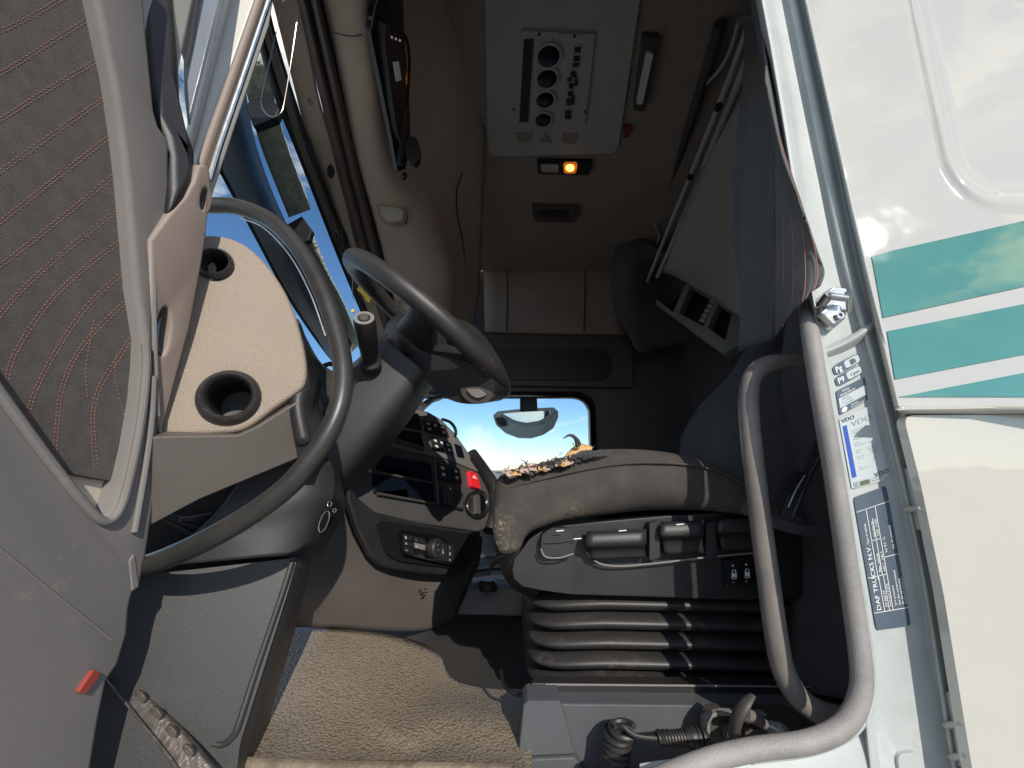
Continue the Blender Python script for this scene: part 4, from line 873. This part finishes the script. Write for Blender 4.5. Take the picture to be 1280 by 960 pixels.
# seam between shroud halves and stalk
yn = colc.y - .094
tube('shroud_seam', [V((colc.x, yn + .004, colc.z)) + n_ax * t - a_ax * .028 + V((0, -.006 * abs(t) / .1, 0)) for t in (-.34, -.22, -.12, -.03)], .0016, bare, sc, n=6)
sb_ = P(463, 452, .855)
lathe('stalk_gaiter', sb_ , (P(456, 404, .76) - sb_), [(.024, -.012), (.024, .0), (.018, .006)], black, sc, n=20)
stk = lathe('control_stalk', sb_, (P(456, 404, .76) - sb_), [(.014, -.01), (.018, .02), (.0185, .045), (.0195, .047), (.0215, .075), (.0215, .118), (.0195, .124), (.012, .124), (.012, .121), (.0, .121)], black, sc, n=28)
ax_ = (P(456, 404, .76) - sb_).normalized()
lathe('stalk_button', sb_ + ax_ * .120, ax_, [(.010, 0), (.010, .006), (.008, .008), (0, .008)], grey, stk, n=20)
lathe('stalk_cap_ring', sb_ + ax_ * .1235, ax_, [(.0195, 0), (.0195, .0015), (.0125, .0015), (.0125, 0)], midgrey, stk, n=28, caps=False)
sw_ = thing('steering_wheel', 'black steering wheel with thick rim tilted above the column', 'steering wheel', Cw)
RW = .240
tube('rim', [Cw + (a_ax * math.cos(t) + V((0, 1, 0)) * math.sin(t)) * RW for t in [2 * math.pi * i / 48 for i in range(48)]], .0215, rubber, sw_, n=18, closed=True, sub=2)
hubc = Cw - n_ax * .045
lathe('hub_cover', hubc, n_ax, [(.060, -.05), (.078, -.035), (.088, -.01), (.088, .01), (.078, .03), (.05, .042), (0, .046)], black, sw_, n=40)
def spoke(ang, w0, w1, m=black):
    d = (a_ax * math.cos(ang) + V((0, 1, 0)) * math.sin(ang)); s = n_ax.cross(d).normalized(); vs = []
    st_ = [(.05, w0, -.045, .024), (.10, w0 * .92, -.036, .021), (.15, w1 * .95, -.018, .016), (.19, w1, -.006, .012), (.224, w1 * 1.15, .0, .011)]
    for r, w_, h, th in st_:
        c = Cw + d * r + n_ax * h
        for k in range(16):
            t = 2 * math.pi * k / 16; cx = math.copysign(abs(math.cos(t)) ** .6, math.cos(t)); cy = math.copysign(abs(math.sin(t)) ** .6, math.sin(t))
            vs.append(c + s * cx * w_ + n_ax * cy * th)
    fa = [(i * 16 + k, i * 16 + (k + 1) % 16, (i + 1) * 16 + (k + 1) % 16, (i + 1) * 16 + k) for i in range(4) for k in range(16)] + [tuple(range(16)), tuple(64 + k for k in range(16))]
    return link('spoke', vs, fa, m, sw_)
sp1 = spoke(math.radians(-78), .055, .040)
sp2 = spoke(math.radians(78), .055, .040)
sp3 = spoke(math.radians(-28), .055, .052)
sp4 = spoke(math.radians(28), .055, .052)
hb = plate('spoke_cover', [(466, 428), (486, 412), (520, 398), (548, 392), (572, 404), (592, 428), (612, 464), (618, 488), (608, 502), (594, 505), (572, 503), (548, 492), (528, 470), (500, 452), (478, 440)], PL((470, 425, .93), (545, 390, .86), (600, 505, .87)), .10, black, sw_, bev=.022, seg=6, curve=True)
plate('spoke_trim', [(560, 414), (566, 416), (584, 433), (604, 458), (590, 452), (568, 434), (558, 424)], PL((470, 425, .93), (545, 390, .86), (600, 505, .87), push=.006), .008, mat('silver_trim', (.55, .50, .43), .35, metal=.2), sw_, bev=.002)
sp5 = plate('switch_pod', rounded([V(q_) for q_ in [(574, 484), (596, 483), (616, 492), (612, 503), (590, 505), (578, 496)]], 6), PL((470, 425, .93), (545, 390, .86), (600, 505, .87), push=.010), .02, grey, sw_, bev=.005)
plate('pod_button', rounded([V(q_) for q_ in [(582, 486), (598, 486), (608, 494), (598, 498), (590, 495)]], 4), PL((470, 425, .93), (545, 390, .86), (600, 505, .87), push=.016), .01, midgrey, sp5, bev=.002)

# ================================================================== FLOOR
fm = patch('floor_mat', [[(331, 783, .98), (430, 786, 1.0), (500, 792, 1.02), (530, 803, 1.02), (548, 822, .98), (560, 846, .92), (600, 858, .90), (660, 862, .89)], [(311, 830, .87), (410, 830, .875), (460, 840, .875), (505, 850, .865), (535, 862, .855), (570, 870, .85), (610, 872, .845), (665, 875, .84)], [(294, 880, .77), (390, 885, .77), (450, 890, .765), (500, 895, .755), (540, 898, .75), (580, 900, .75), (610, 900, .75), (665, 900, .75)],
                   [(276, 930, .68), (380, 935, .68), (450, 938, .68), (500, 940, .68), (540, 940, .68), (580, 940, .68), (610, 940, .68), (665, 940, .68)], [(266, 975, .60), (380, 975, .61), (450, 975, .61), (500, 975, .61), (540, 975, .61), (580, 975, .61), (610, 975, .61), (665, 975, .61)]], matm, cab, solid=.006, su=5, sv=6, disp=lambda a, b: .055 * math.exp(-((a - .34 - b * .22) / .11) ** 2) * math.exp(-((b - .35) / .3) ** 2) - .02 * math.exp(-((a - .62) / .1) ** 2), label='tan pebble-grained floor mat lit by the sun')
patch('mat_front_sill', [[(290, 945, .632), (450, 950, .632), (640, 953, .632)], [(290, 962, .622), (450, 966, .622), (640, 968, .622)], [(290, 1040, .60), (450, 1040, .60), (640, 1040, .60)]], mat('worn_sill', (.15, .12, .085), .5, bump=.3, bscale=60, var=.5, vscale=25), cab, solid=.006)
tb = patch('tunnel_trim', [[(585, 737, 1.45), (610, 734, 1.45), (655, 736, 1.4)], [(578, 752, 1.42), (610, 752, 1.42), (652, 752, 1.38)], [(571, 767, 1.40), (610, 768, 1.40), (650, 768, 1.36)]], midgrey, cab, solid=.03)
patch('tunnel_side', [[(568, 767, 1.42), (610, 768, 1.42), (660, 768, 1.4)], [(545, 800, 1.3), (600, 800, 1.32), (660, 800, 1.3)], [(560, 850, 1.02), (600, 855, 1.02), (660, 858, 1.0)]], carpet, cab, solid=.01)
patch('passenger_footwell', [[(585, 650, 2.4), (620, 655, 2.3), (680, 660, 2.2)], [(590, 700, 2.2), (620, 700, 2.1), (680, 700, 2.0)], [(585, 745, 1.6), (620, 745, 1.6), (680, 745, 1.5)]], black, cab, solid=.02)
for k, y in enumerate((697, 712, 726)): pxtube('footwell_ledge', [(592, y, 1.95 - .1 * k), (620, y - 3, 1.9 - .1 * k), (648, y - 2, 1.85 - .1 * k)], .012, (grey, black, midgrey)[k], cab, n=8)
lathe('tunnel_button', P(610, 733, 1.43), (0, 0, 1), [(.03, -.01), (.03, .012), (.02, .02), (0, .02)], black, cab, n=20)
pxtube('pull_lever', [(626, 838, .80), (629, 852, .78), (636, 863, .76), (650, 868, .75), (672, 868, .74)], .0036, bare, cab, n=10)

# ================================================================== DRIVER SEAT
se = thing('driver_seat', 'worn driver seat with torn brown fabric cushion on black bellows', 'seat', P(800, 860, 1.0))
cush = [(616, 640), (617, 612), (624, 596), (642, 588), (668, 581), (700, 575), (730, 566), (764, 560), (810, 560), (850, 565), (885, 574), (915, 590), (940, 612), (960, 625), (1010, 652), (1000, 668), (960, 650), (900, 641), (840, 641), (780, 645), (720, 650), (690, 656), (662, 668), (650, 688), (640, 694), (624, 692), (616, 670)]
cpts = catmull([V(p) for p in cush], 5, True); ys_ = [q_.y for q_ in cpts]
def cbev(p):
    x = p.x / .73 * 500 * 1.02 + 640
    y = 480 - ((p.z - CAM.z) / .725 * 1.03 - .206) / .98 * 500
    fx = min(1, max(0, (800 - x) / 120)); fy = min(1, max(0, (y - 598) / 50)); lo = .055 - .038 * fx * fy
    return max(.006, min(lo, .055 * (945 - x) / 120, .05 * (x - 612) / 40 + .03))
v, fa = inset_prism([P(p.x, p.y, .725) for p in cpts], .46, [], 0, 9, cbev)
cu_ = link('seat_cushion', v, fa, seatfab, se, sharp=60, label='brown fabric cushion torn open along its front edge')
# gentle bulge pieces and seam
pxtube('cushion_piping', [(632, 610, .733), (680, 598, .729), (735, 586, .728), (790, 579, .728), (850, 580, .726), (900, 590, .722), (935, 610, .722)], .0022, seatfab, se, n=8)
fo = patch('foam_scrap', [[(703, 576, .742), (712, 575, .735), (722, 577, .738), (732, 574, .742)], [(707, 568, .75), (717, 566, .745), (728, 568, .745), (738, 566, .752)], [(719, 556, .775), (725, 554, .77), (733, 556, .77), (741, 558, .78)]], foam, se, solid=.012, su=5, sv=5)
for i in range(14):
    x = 630 + i * 6.0 + R.uniform(-2, 2); y = 593 - i * 1.35 + R.uniform(-3, 2)
    rr = [[(x + a * 5 + R.uniform(-3, 3), y + b * 3.6 + R.uniform(-2, 2), .730 - .010 * b + R.uniform(-.004, .004)) for a in range(3)] for b in range(-1, 2)]
    patch('lining_scrap', rr, (pinkfoam, seatfab, foam, pinkfoam, seatfab)[i % 5], se, solid=.003, su=3, sv=3)
fr_parts = []
def thread(x, y, d, l, curl, r=.0011):
    a = R.uniform(0, 6.28); pts = []; p = V((0, 0, 0))
    for k in range(5):
        a += R.uniform(-curl, curl); pts.append(P(x + p.x, y + p.y, d + p.z)); p = p + V((math.cos(a) * l, math.sin(a) * l * .7, R.uniform(-.004, .004)))
    return tubev(pts, [r, r, r * .9, r * .7, r * .3], n=5, sub=3)
for i in range(560):
    t = R.random() ** .8; 
    x = 622 + 118 * t; yb = interp(x, [616, 624, 642, 668, 700, 730, 764], [606, 597, 591, 585, 579, 571, 566])
    fr_parts.append(thread(x + R.uniform(-3, 3), yb + R.gauss(0, 2.6), .727 + R.uniform(0, .03), R.uniform(.8, 2.2), 1.3, R.uniform(.0005, .0013)))
for (x, y, n) in ((655, 583, 14), (720, 558, 5), (742, 564, 8)):
    for k in range(n): fr_parts.append(thread(x + R.uniform(-5, 5), y + R.uniform(-6, 4),   .74, R.uniform(1, 2.4), .9, .0008))
fr_parts.append(tubev([P(*p) for p in ((722, 558, .745), (719, 548, .74), (712, 544, .735), (704, 548, .73))], [.0045, .0035, .0025, .0008], n=6, sub=5))
fr_parts.append(tubev([P(*p) for p in ((724, 556, .745), (722, 550, .74), (716, 543, .735))], [.0045, .0035, .001], n=6, sub=5))
for k in range(12):
    x0 = 742 + R.uniform(-30, 0); fr_parts.append(tubev([P(x0, 572 + R.uniform(-3, 3), .728), P(x0 + R.uniform(8, 16), 567 + R.uniform(-3, 3), .726), P(x0 + R.uniform(18, 34), 564 + R.uniform(-4, 4), .728)], [.002, .002, .0008], n=5, sub=4))
v, fa = merge(fr_parts); link('frayed_threads', v, fa, darkfab, se, kind='stuff')
# cushion wrinkles (soft ridges)
for (a, b, c) in (((690, 606), (712, 598), (738, 585)), ((700, 614), (726, 600), (752, 588)), ((672, 612), (690, 602), (706, 592))):
    pxtube('cushion_wrinkle', [(*a, .7385), (*b, .7365), (*c, .7385)], [.0005, .0016, .0005], seatfab, se, n=10)
# suspension side panel
sp_out = [(640, 712), (643, 698), (650, 690), (662, 674), (676, 664), (700, 657), (760, 651), (830, 645), (900, 640), (955, 642), (1000, 655), (1060, 690), (1060, 745), (960, 750), (900, 750), (800, 746), (720, 744), (676, 738), (652, 733), (642, 724)]
sidep = plate('side_cover', sp_out, YP(.765), .40, black, se, bev=.016, seg=5)
pxtube('cover_groove', [(733, 690, .750), (742, 700, .750), (755, 706, .750), (780, 707.5, .750), (830, 703, .750), (880, 697, .750), (945, 691, .750)], .0016, midgrey, se, n=8)
k1 = plate('tilt_knob', rounded([V(q_) for q_ in [(677, 668), (690, 660), (712, 660), (718, 680), (716, 694), (682, 696), (676, 688)]], 5), YP(.745), .03, black, se, bev=.006, seg=4)
pxtube('knob_edge', [(676, 686, .741), (682, 696, .741), (700, 697, .741), (717, 692, .741)], .0015, midgrey, k1, n=6)
pxtube('knob_crease', [(679, 679, .744), (698, 678, .743), (716, 675, .744)], .0016, bare, k1, n=6)
def lever(x0, x1, yt, yb, tilt=0):
    m_ = (yt + yb) / 2
    return patch('seat_lever', [[(x0, yt + tilt, .752), ((x0 + x1) / 2, yt + tilt / 2, .750), (x1, yt, .752)], [(x0, yt + 3 + tilt, .732), ((x0 + x1) / 2, yt + 3 + tilt / 2, .730), (x1, yt + 3, .732)], [(x0, yt + 18 + tilt, .726), ((x0 + x1) / 2, yt + 18 + tilt / 2, .724), (x1, yt + 18, .726)], [(x0 + 2, yt + 25 + tilt, .740), ((x0 + x1) / 2, yt + 25 + tilt / 2, .740), (x1 - 2, yt + 25, .740)], [(x0 + 6, yb + tilt, .745), ((x0 + x1) / 2, yb + tilt / 2, .745), (x1, yb, .745)]], black, se, solid=.010, su=4, sv=4)
l1 = lever(733, 808, 661, 697, 3); l2 = lever(826, 880, 650, 692, 2); l3 = lever(898, 950, 646, 688, 1)
for x in (818, 889): plate('cover_rib', rounded([V(q_) for q_ in [(x - 6, 654), (x + 6, 652), (x + 7, 698), (x - 6, 700)]], 2), YP(.742), .03, black, se, bev=.003)
for (x, y) in ((700, 664), (778, 664), (722, 674), (850, 656)):
    qq = Quad(YP(.7285), (x - 6, y - 2), (x + 6, y - 3), (x + 6, y + 1), (x - 6, y + 2)); qq.slab('symbol', .1, .9, .3, .6, 0, .0006, whitem, se, bev=0)
swb = plate('switch_frame', [(907, 700), (960, 694), (962, 732), (909, 736)], YP(.750), .01, bare, se, bev=.002)
for k in range(3):
    x = 910 + 16.5 * k; pts = [(x, 702 - 1.2 * k), (x + 14, 701 - 1.2 * k), (x + 14.5, 730 - 1.2 * k), (x + .5, 731 - 1.2 * k)]
    rk = plate('rocker_switch', rounded([V(p) for p in pts], 2), YP(.744), .008, gloss, se, bev=.0025); qq = Quad(YP(.7432), *pts)
    qq.text('symbol', '+', .30, .26, .14, whitem, rk, h=.0004, thick=.03); qq.text('symbol', '-', .36, .95, .14, whitem, rk, h=.0004, thick=.03)
    fr2 = [(.32, .75), (.32, .50), (.40, .38), (.60, .38), (.68, .50), (.68, .75)]; tube('symbol', [qq(s, t, .0008) for s, t in fr2], .0007, whitem, rk, n=5, closed=True, sub=1); qq.slab('symbol', .38, .62, .52, .68, 0, .0008, whitem, rk, bev=0)
# bellows: stacked rounded folds
rings = []; zt, zb = P(800, 744, .80).z, P(800, 868, .80).z
nf = 5; lev = []
for i in range(nf * 10 + 1):
    t = i / (nf * 10); z = zt + (zb - zt) * t; ph = (t * nf) % 1
    b = abs(math.sin(math.pi * ph)) ** .7; lev.append((z, -.028 + .030 * b))
x0, x1, y0_, y1_ = .028, .60, .785, 1.25
NB = 72; vs = []
for z, e in lev:
    for k in range(NB):
        th = 2 * math.pi * k / NB; cx = math.copysign(abs(math.cos(th)) ** .28, math.cos(th)); cy = math.copysign(abs(math.sin(th)) ** .28, math.sin(th))
        X = (x0 + x1) / 2 + cx * ((x1 - x0) / 2 + e); Y = (y0_ + y1_) / 2 + cy * ((y1_ - y0_) / 2 + e)
        zz = z + .010 * math.sin((X - .05) * 5) * (1 - (z - zb) / (zt - zb)) * 0 + .008 * math.exp(-((X - x0) / .10) ** 2) * -1 + .006 * math.sin(X * 6 + 1.0)
        vs.append(V((X, Y, zz)))
fa = [(i * NB + k, i * NB + (k + 1) % NB, (i + 1) * NB + (k + 1) % NB, (i + 1) * NB + k) for i in range(len(lev) - 1) for k in range(NB)]
link('bellows', vs, fa, rubber, se, sharp=80)
box('bellows_core', ((x0 + x1) / 2, 1.0, (zt + zb) / 2 + .01), (.24, .18, .085), bare, se, bev=.01)
# front apron of the seat, hanging edge
patch('front_apron', [[(616, 640, .79), (630, 650, .77), (655, 660, .768)], [(622, 700, .80), (634, 704, .78), (650, 700, .772)], [(640, 735, .84), (648, 728, .80), (660, 728, .775)], [(665, 745, .86), (668, 745, .82), (672, 744, .79)]], bare, se, solid=.006)
pxtube('apron_tongue', [(612, 712, .83), (618, 702, .81), (628, 695, .79), (640, 694, .78)], [.003, .009, .011, .006], black, se, n=8, flat=.5)
# backrest
bk = patch('backrest', [[(950, 300, 1.0), (985, 300, .86), (1040, 300, .80)], [(944, 400, 1.0), (985, 400, .86), (1045, 400, .78)], [(916, 462, .98), (960, 460, .85), (1050, 460, .76)], [(876, 505, .96), (930, 500, .82), (1055, 500, .75)], [(854, 540, .94), (905, 545, .80), (1060, 560, .74)], [(849, 562, .93), (900, 575, .79), (1065, 620, .74)], [(850, 590, .90), (905, 610, .78), (1070, 690, .75)]], darkfab, se, solid=.06, su=7, sv=6, label='dark grey seat backrest side')
# seat base: rail and box
sr = thing('seat_plinth', 'dark grey seat plinth box with steel slide rail along its top', 'seat plinth', P(800, 960, .75))
plate('slide_rail', [(667, 856), (1060, 858), (1062, 878), (667, 874)], YP(.735), .03, black, sr, bev=.003)
pxtube('rail_edge', [(667, 855.5, .732), (850, 857, .732), (1060, 859, .732)], .0016, midgrey, sr, n=6, sub=1)
pxtube('rail_edge', [(700, 880, .715), (850, 882, .715), (1060, 885, .715)], .002, midgrey, sr, n=6, sub=1)
plate('rail_end', [(664, 854), (682, 854), (682, 875), (664, 875)], YP(.728), .01, black, sr, bev=.002)
for y in (861, 868): plate('rail_slot', [(671, y), (677, y), (677, y + 3), (671, y + 3)], YP(.7265), .003, midgrey, sr, bev=.0005)
plate('box_front', [(690, 880), (1075, 884), (1080, 1060), (690, 1060)], YP(.70), .04, plinthm, sr, bev=.004)
plate('box_corner', [(654, 882), (660, 876), (700, 876), (719, 943), (655, 946), (648, 944)], YP(.685), .05, plinthm, sr, bev=.006)
plate('box_corner', [(648, 950), (720, 947), (735, 975), (740, 1060), (640, 1060)], YP(.680), .05, plinthm, sr, bev=.006)
lathe('screw_hole', P(758.5, 906.5, .698), (0, -1, 0), [(.0032, 0), (.0032, .002), (0, .002)], bare, sr, n=12)
# socket housing
so_ = plate('valve_plate', rounded([V(q_) for q_ in [(882, 902), (890, 896), (905, 893), (1000, 896), (1005, 960), (884, 962)]], 5), YP(.672), .03, grey, sr, bev=.005)
plate('valve_frame', [(880, 900), (888, 893), (905, 890), (960, 893), (960, 897), (906, 895), (892, 898), (888, 904), (890, 955), (882, 955)], YP(.664), .012, midgrey, so_, bev=.003)
for (a, ch) in (((904, 906, 922, 927), 'D'), ((932, 912, 962, 950), 'o')):
    pl_ = plate('valve_key', rounded([V(q_) for q_ in [(a[0], a[1]), (a[2], a[1]), (a[2], a[3]), (a[0], a[3])]], 3), YP(.664), .01, grey, so_, bev=.003)
    qq = Quad(YP(.6635), (a[0], a[1]), (a[2], a[1]), (a[2], a[3]), (a[0], a[3])); qq.text('symbol', 'LC' if ch == 'D' else 'R o', .25, .75, .3, whitem, pl_, h=.0004)

# ================================================================== COILED CABLE + T HANDLE
cc = thing('coiled_cable', 'black coiled cable hanging in front of the seat plinth', 'cable', P(772, 960, .66))
hx = []
for i in range(26 * 12 + 1):
    t = i / (26 * 12); a = 2 * math.pi * i / 12; y = 908 + 200 * t; x = 770 + 6 * math.cos(t * 6) - 3 + (5 if y < 915 else 0)
    c = P(x, y, .655); hx.append(c + V((math.cos(a) * .0165, math.sin(a) * .0165, 0)))
tube('coil', hx, .0042, rubber, cc, n=8, sub=1)
pxtube('lead', [(773, 907, .64), (779, 908, .635), (788, 916, .632), (800, 921, .63), (822, 923, .63), (850, 922, .63), (880, 922, .64)], .0032, rubber, cc, n=10)
hx = []
A_, B_ = P(822, 923, .63), P(856, 922, .63)
for i in range(9 * 12 + 1):
    t = i / 108; a = 2 * math.pi * i / 12; hx.append(A_.lerp(B_, t) + V((0, math.cos(a), math.sin(a))) * (.0062 + .002 * t))
tube('strain_relief', hx, .0022, rubber, cc, n=8, sub=1)
tube('plug', [P(856, 922, .63), P(862, 922, .63), P(866, 922, .63), P(880, 923, .635)], [.010, .0115, .0125, .0125], black, cc, n=16, sub=2)
for x in (864, 871, 877): pxtube('plug_ring', [(x, 922.5, .63), (x + 1.6, 922.5, .63)], .0137, rubber, cc, n=16, sub=1)
th = thing('pull_handle', 'dark T-shaped release handle with threaded steel rod', 'handle', P(930, 900, .62))
tube('grip', [P(*p) for p in ((916, 931, .62), (917, 915, .612), (922, 896, .608), (931, 880, .608), (941, 869, .612))], [.004, .009, .010, .009, .005], grey, th, n=14, flat=.55)
pxtube('stem', [(931, 892, .62), (944, 898, .63), (955, 905, .64)], [.0085, .0075, .0065], barm, th, n=14, sub=2)
pxtube('rod', [(953, 903, .64), (968, 912, .648)], .0035, steel, th, n=10, sub=1)
rodd = (P(975, 914, .65) - P(953, 903, .64)).normalized()
lathe('hex_nut', P(966, 911, .648), rodd, [(.0105, 0), (.0115, .001), (.0115, .009), (.0105, .010)], steel, th, n=6)
lathe('rod_bush', P(971, 913, .65), rodd, [(.009, 0), (.012, .004), (.012, .012), (.007, .014), (.007, .10)], midgrey, th, n=18)

# ================================================================== SEAT BELT
bl = thing('seat_belt', 'black seat belt with its buckle stalk behind the grab handle', 'seat belt', P(1000, 640, .72))
patch('belt_strap', [[(1034, 505, .71), (1044, 520, .71)], [(1014, 560, .70), (1026, 572, .70)], [(988, 615, .69), (1000, 628, .69)], [(975, 648, .69), (986, 658, .69)]], darkfab, bl, solid=.002)
patch('lap_strap', [[(930, 625, .70), (925, 640, .70)], [(960, 640, .69), (955, 655, .69)], [(1000, 655, .68), (995, 668, .68)], [(1062, 660, .67), (1062, 674, .67)]], darkfab, bl, solid=.002)
plate('buckle', rounded([V(q_) for q_ in [(996, 588), (1008, 594), (994, 616), (984, 612)]], 3), YP(.68), .012, black, bl, bev=.003)
pxtube('buckle_edge', [(1006, 594, .677), (994, 614, .677), (985, 634, .677)], .0014, steel, bl, n=6, sub=1)
pxtube('belt_edge', [(1030, 560, .69), (1012, 595, .68), (990, 648, .68)], .001, steel, bl, n=6)

# ================================================================== SMALL HANGING THINGS
wh = thing('wire_hook', 'long bent steel wire loop hanging inside the windscreen pillar', 'wire hook', P(345, 70, .70))
pxtube('wire', [(360, -60, .66), (353, 0, .68), (341, 60, .70), (329, 115, .72), (327, 130, .722), (332, 141, .722), (341, 146, .722), (350, 142, .722), (355, 130, .722), (365, 70, .70), (375, 0, .68), (384, -60, .66)], .0013, wirem, wh, n=8)
lathe('hook_bolt', P(354.5, 2, .67), (0, -1, -.3), [(.004, 0), (.004, .004), (0, .005)], steel, wh, n=10)
yt = thing('air_freshener', 'small yellow tag dangling on a thread behind steering wheel', 'tag', P(456, 365, 1.5))
plate('tag_card', [(451, 354), (455, 351), (456, 356), (460, 357), (459, 361), (462, 363), (461, 367), (464, 370), (462, 378), (458, 377), (453, 368), (446, 362)], YP(1.45), .004, yellow, yt, bev=.0008)
pxtube('thread', [(457, 338, 1.45), (453, 352, 1.45)], .0014, yellow, yt, n=5, sub=1)
pxtube('thread', [(441, 345, 1.3), (441, 370, 1.3), (447, 396, 1.3)], .0014, wirem, yt, n=5)
lathe('bead', P(441, 389, 1.28), (0, -1, 0), [(.001, -.006), (.006, -.003), (.006, .003), (.001, .006)], yellow, yt, n=10)

# ================================================================== KERB MIRROR OUTSIDE
km = thing('kerb_mirror', 'half-round kerb mirror hanging outside the passenger window', 'mirror', P(656, 520, 2.9))
plate('mirror_shell', [(616, 519), (622, 514), (650, 511), (692, 509), (698, 514), (698, 522), (692, 535), (680, 543), (664, 547.5), (648, 547), (632, 541), (620, 531)], YP(2.88), .06, bandm, km, bev=.010, seg=4)
plate('mirror_glass', [(628, 517), (650, 515), (690, 513), (684, 521), (674, 526), (658, 528.5), (644, 526)], YP(2.868), .006, mirror, km, bev=.001)
pxtube('glass_rim', [(626, 518, 2.868), (640, 526, 2.868), (658, 530.5, 2.868), (676, 528, 2.868), (690, 517, 2.868), (694, 512, 2.868)], .012, bandm, km, n=8)
plate('mirror_mount', [(650, 492), (671, 492), (672, 513), (650, 514)], YP(2.86), .05, bare, km, bev=.004)
plate('mirror_hinge', rounded([V(q_) for q_ in [(618, 522), (632, 521), (634, 532), (624, 533)]], 2), YP(2.865), .01, black, km, bev=.002)

# ================================================================== TREE BEYOND
tr = thing('tree', 'small yellow-green tree top far beyond the passenger window', 'tree', (P(694, 575, 14).x, 14, 0))
bx_ = P(694, 575, 14)
tube('trunk', [V((bx_.x, 14, 0)), V((bx_.x + .05, 14, .9)), V((bx_.x - .03, 14, bx_.z - .3))], [.07, .05, .02], bark, tr, n=8)
lv = []; br = []
for k in range(26):
    e = bx_ + V((R.gauss(0, .38), R.gauss(0, .3), R.uniform(-1.0, .42) - 0.15 + 0)); s0 = V((bx_.x, 14, bx_.z - R.uniform(.3, 1.2)))
    br.append(tubev([s0, s0.lerp(e, .5) + V((0, 0, .05)), e], [.012, .008, .004], n=5, sub=2))
    for j in range(34):
        c = s0.lerp(e, R.uniform(.4, 1.02)) + V((R.gauss(0, .06), R.gauss(0, .06), R.gauss(0, .06)))
        a = V((R.gauss(0, 1), R.gauss(0, 1), R.gauss(0, 1))).normalized(); b = a.orthogonal().normalized(); s = R.uniform(.018, .036)
        lv.append(([c - a * s, c + b * s * .5, c + a * s, c - b * s * .5], [(0, 1, 2, 3)]))
v, fa = merge(br); link('branches', v, fa, bark, tr)
v, fa = merge(lv); link('crown', v, fa, leafm, tr, smooth=False)
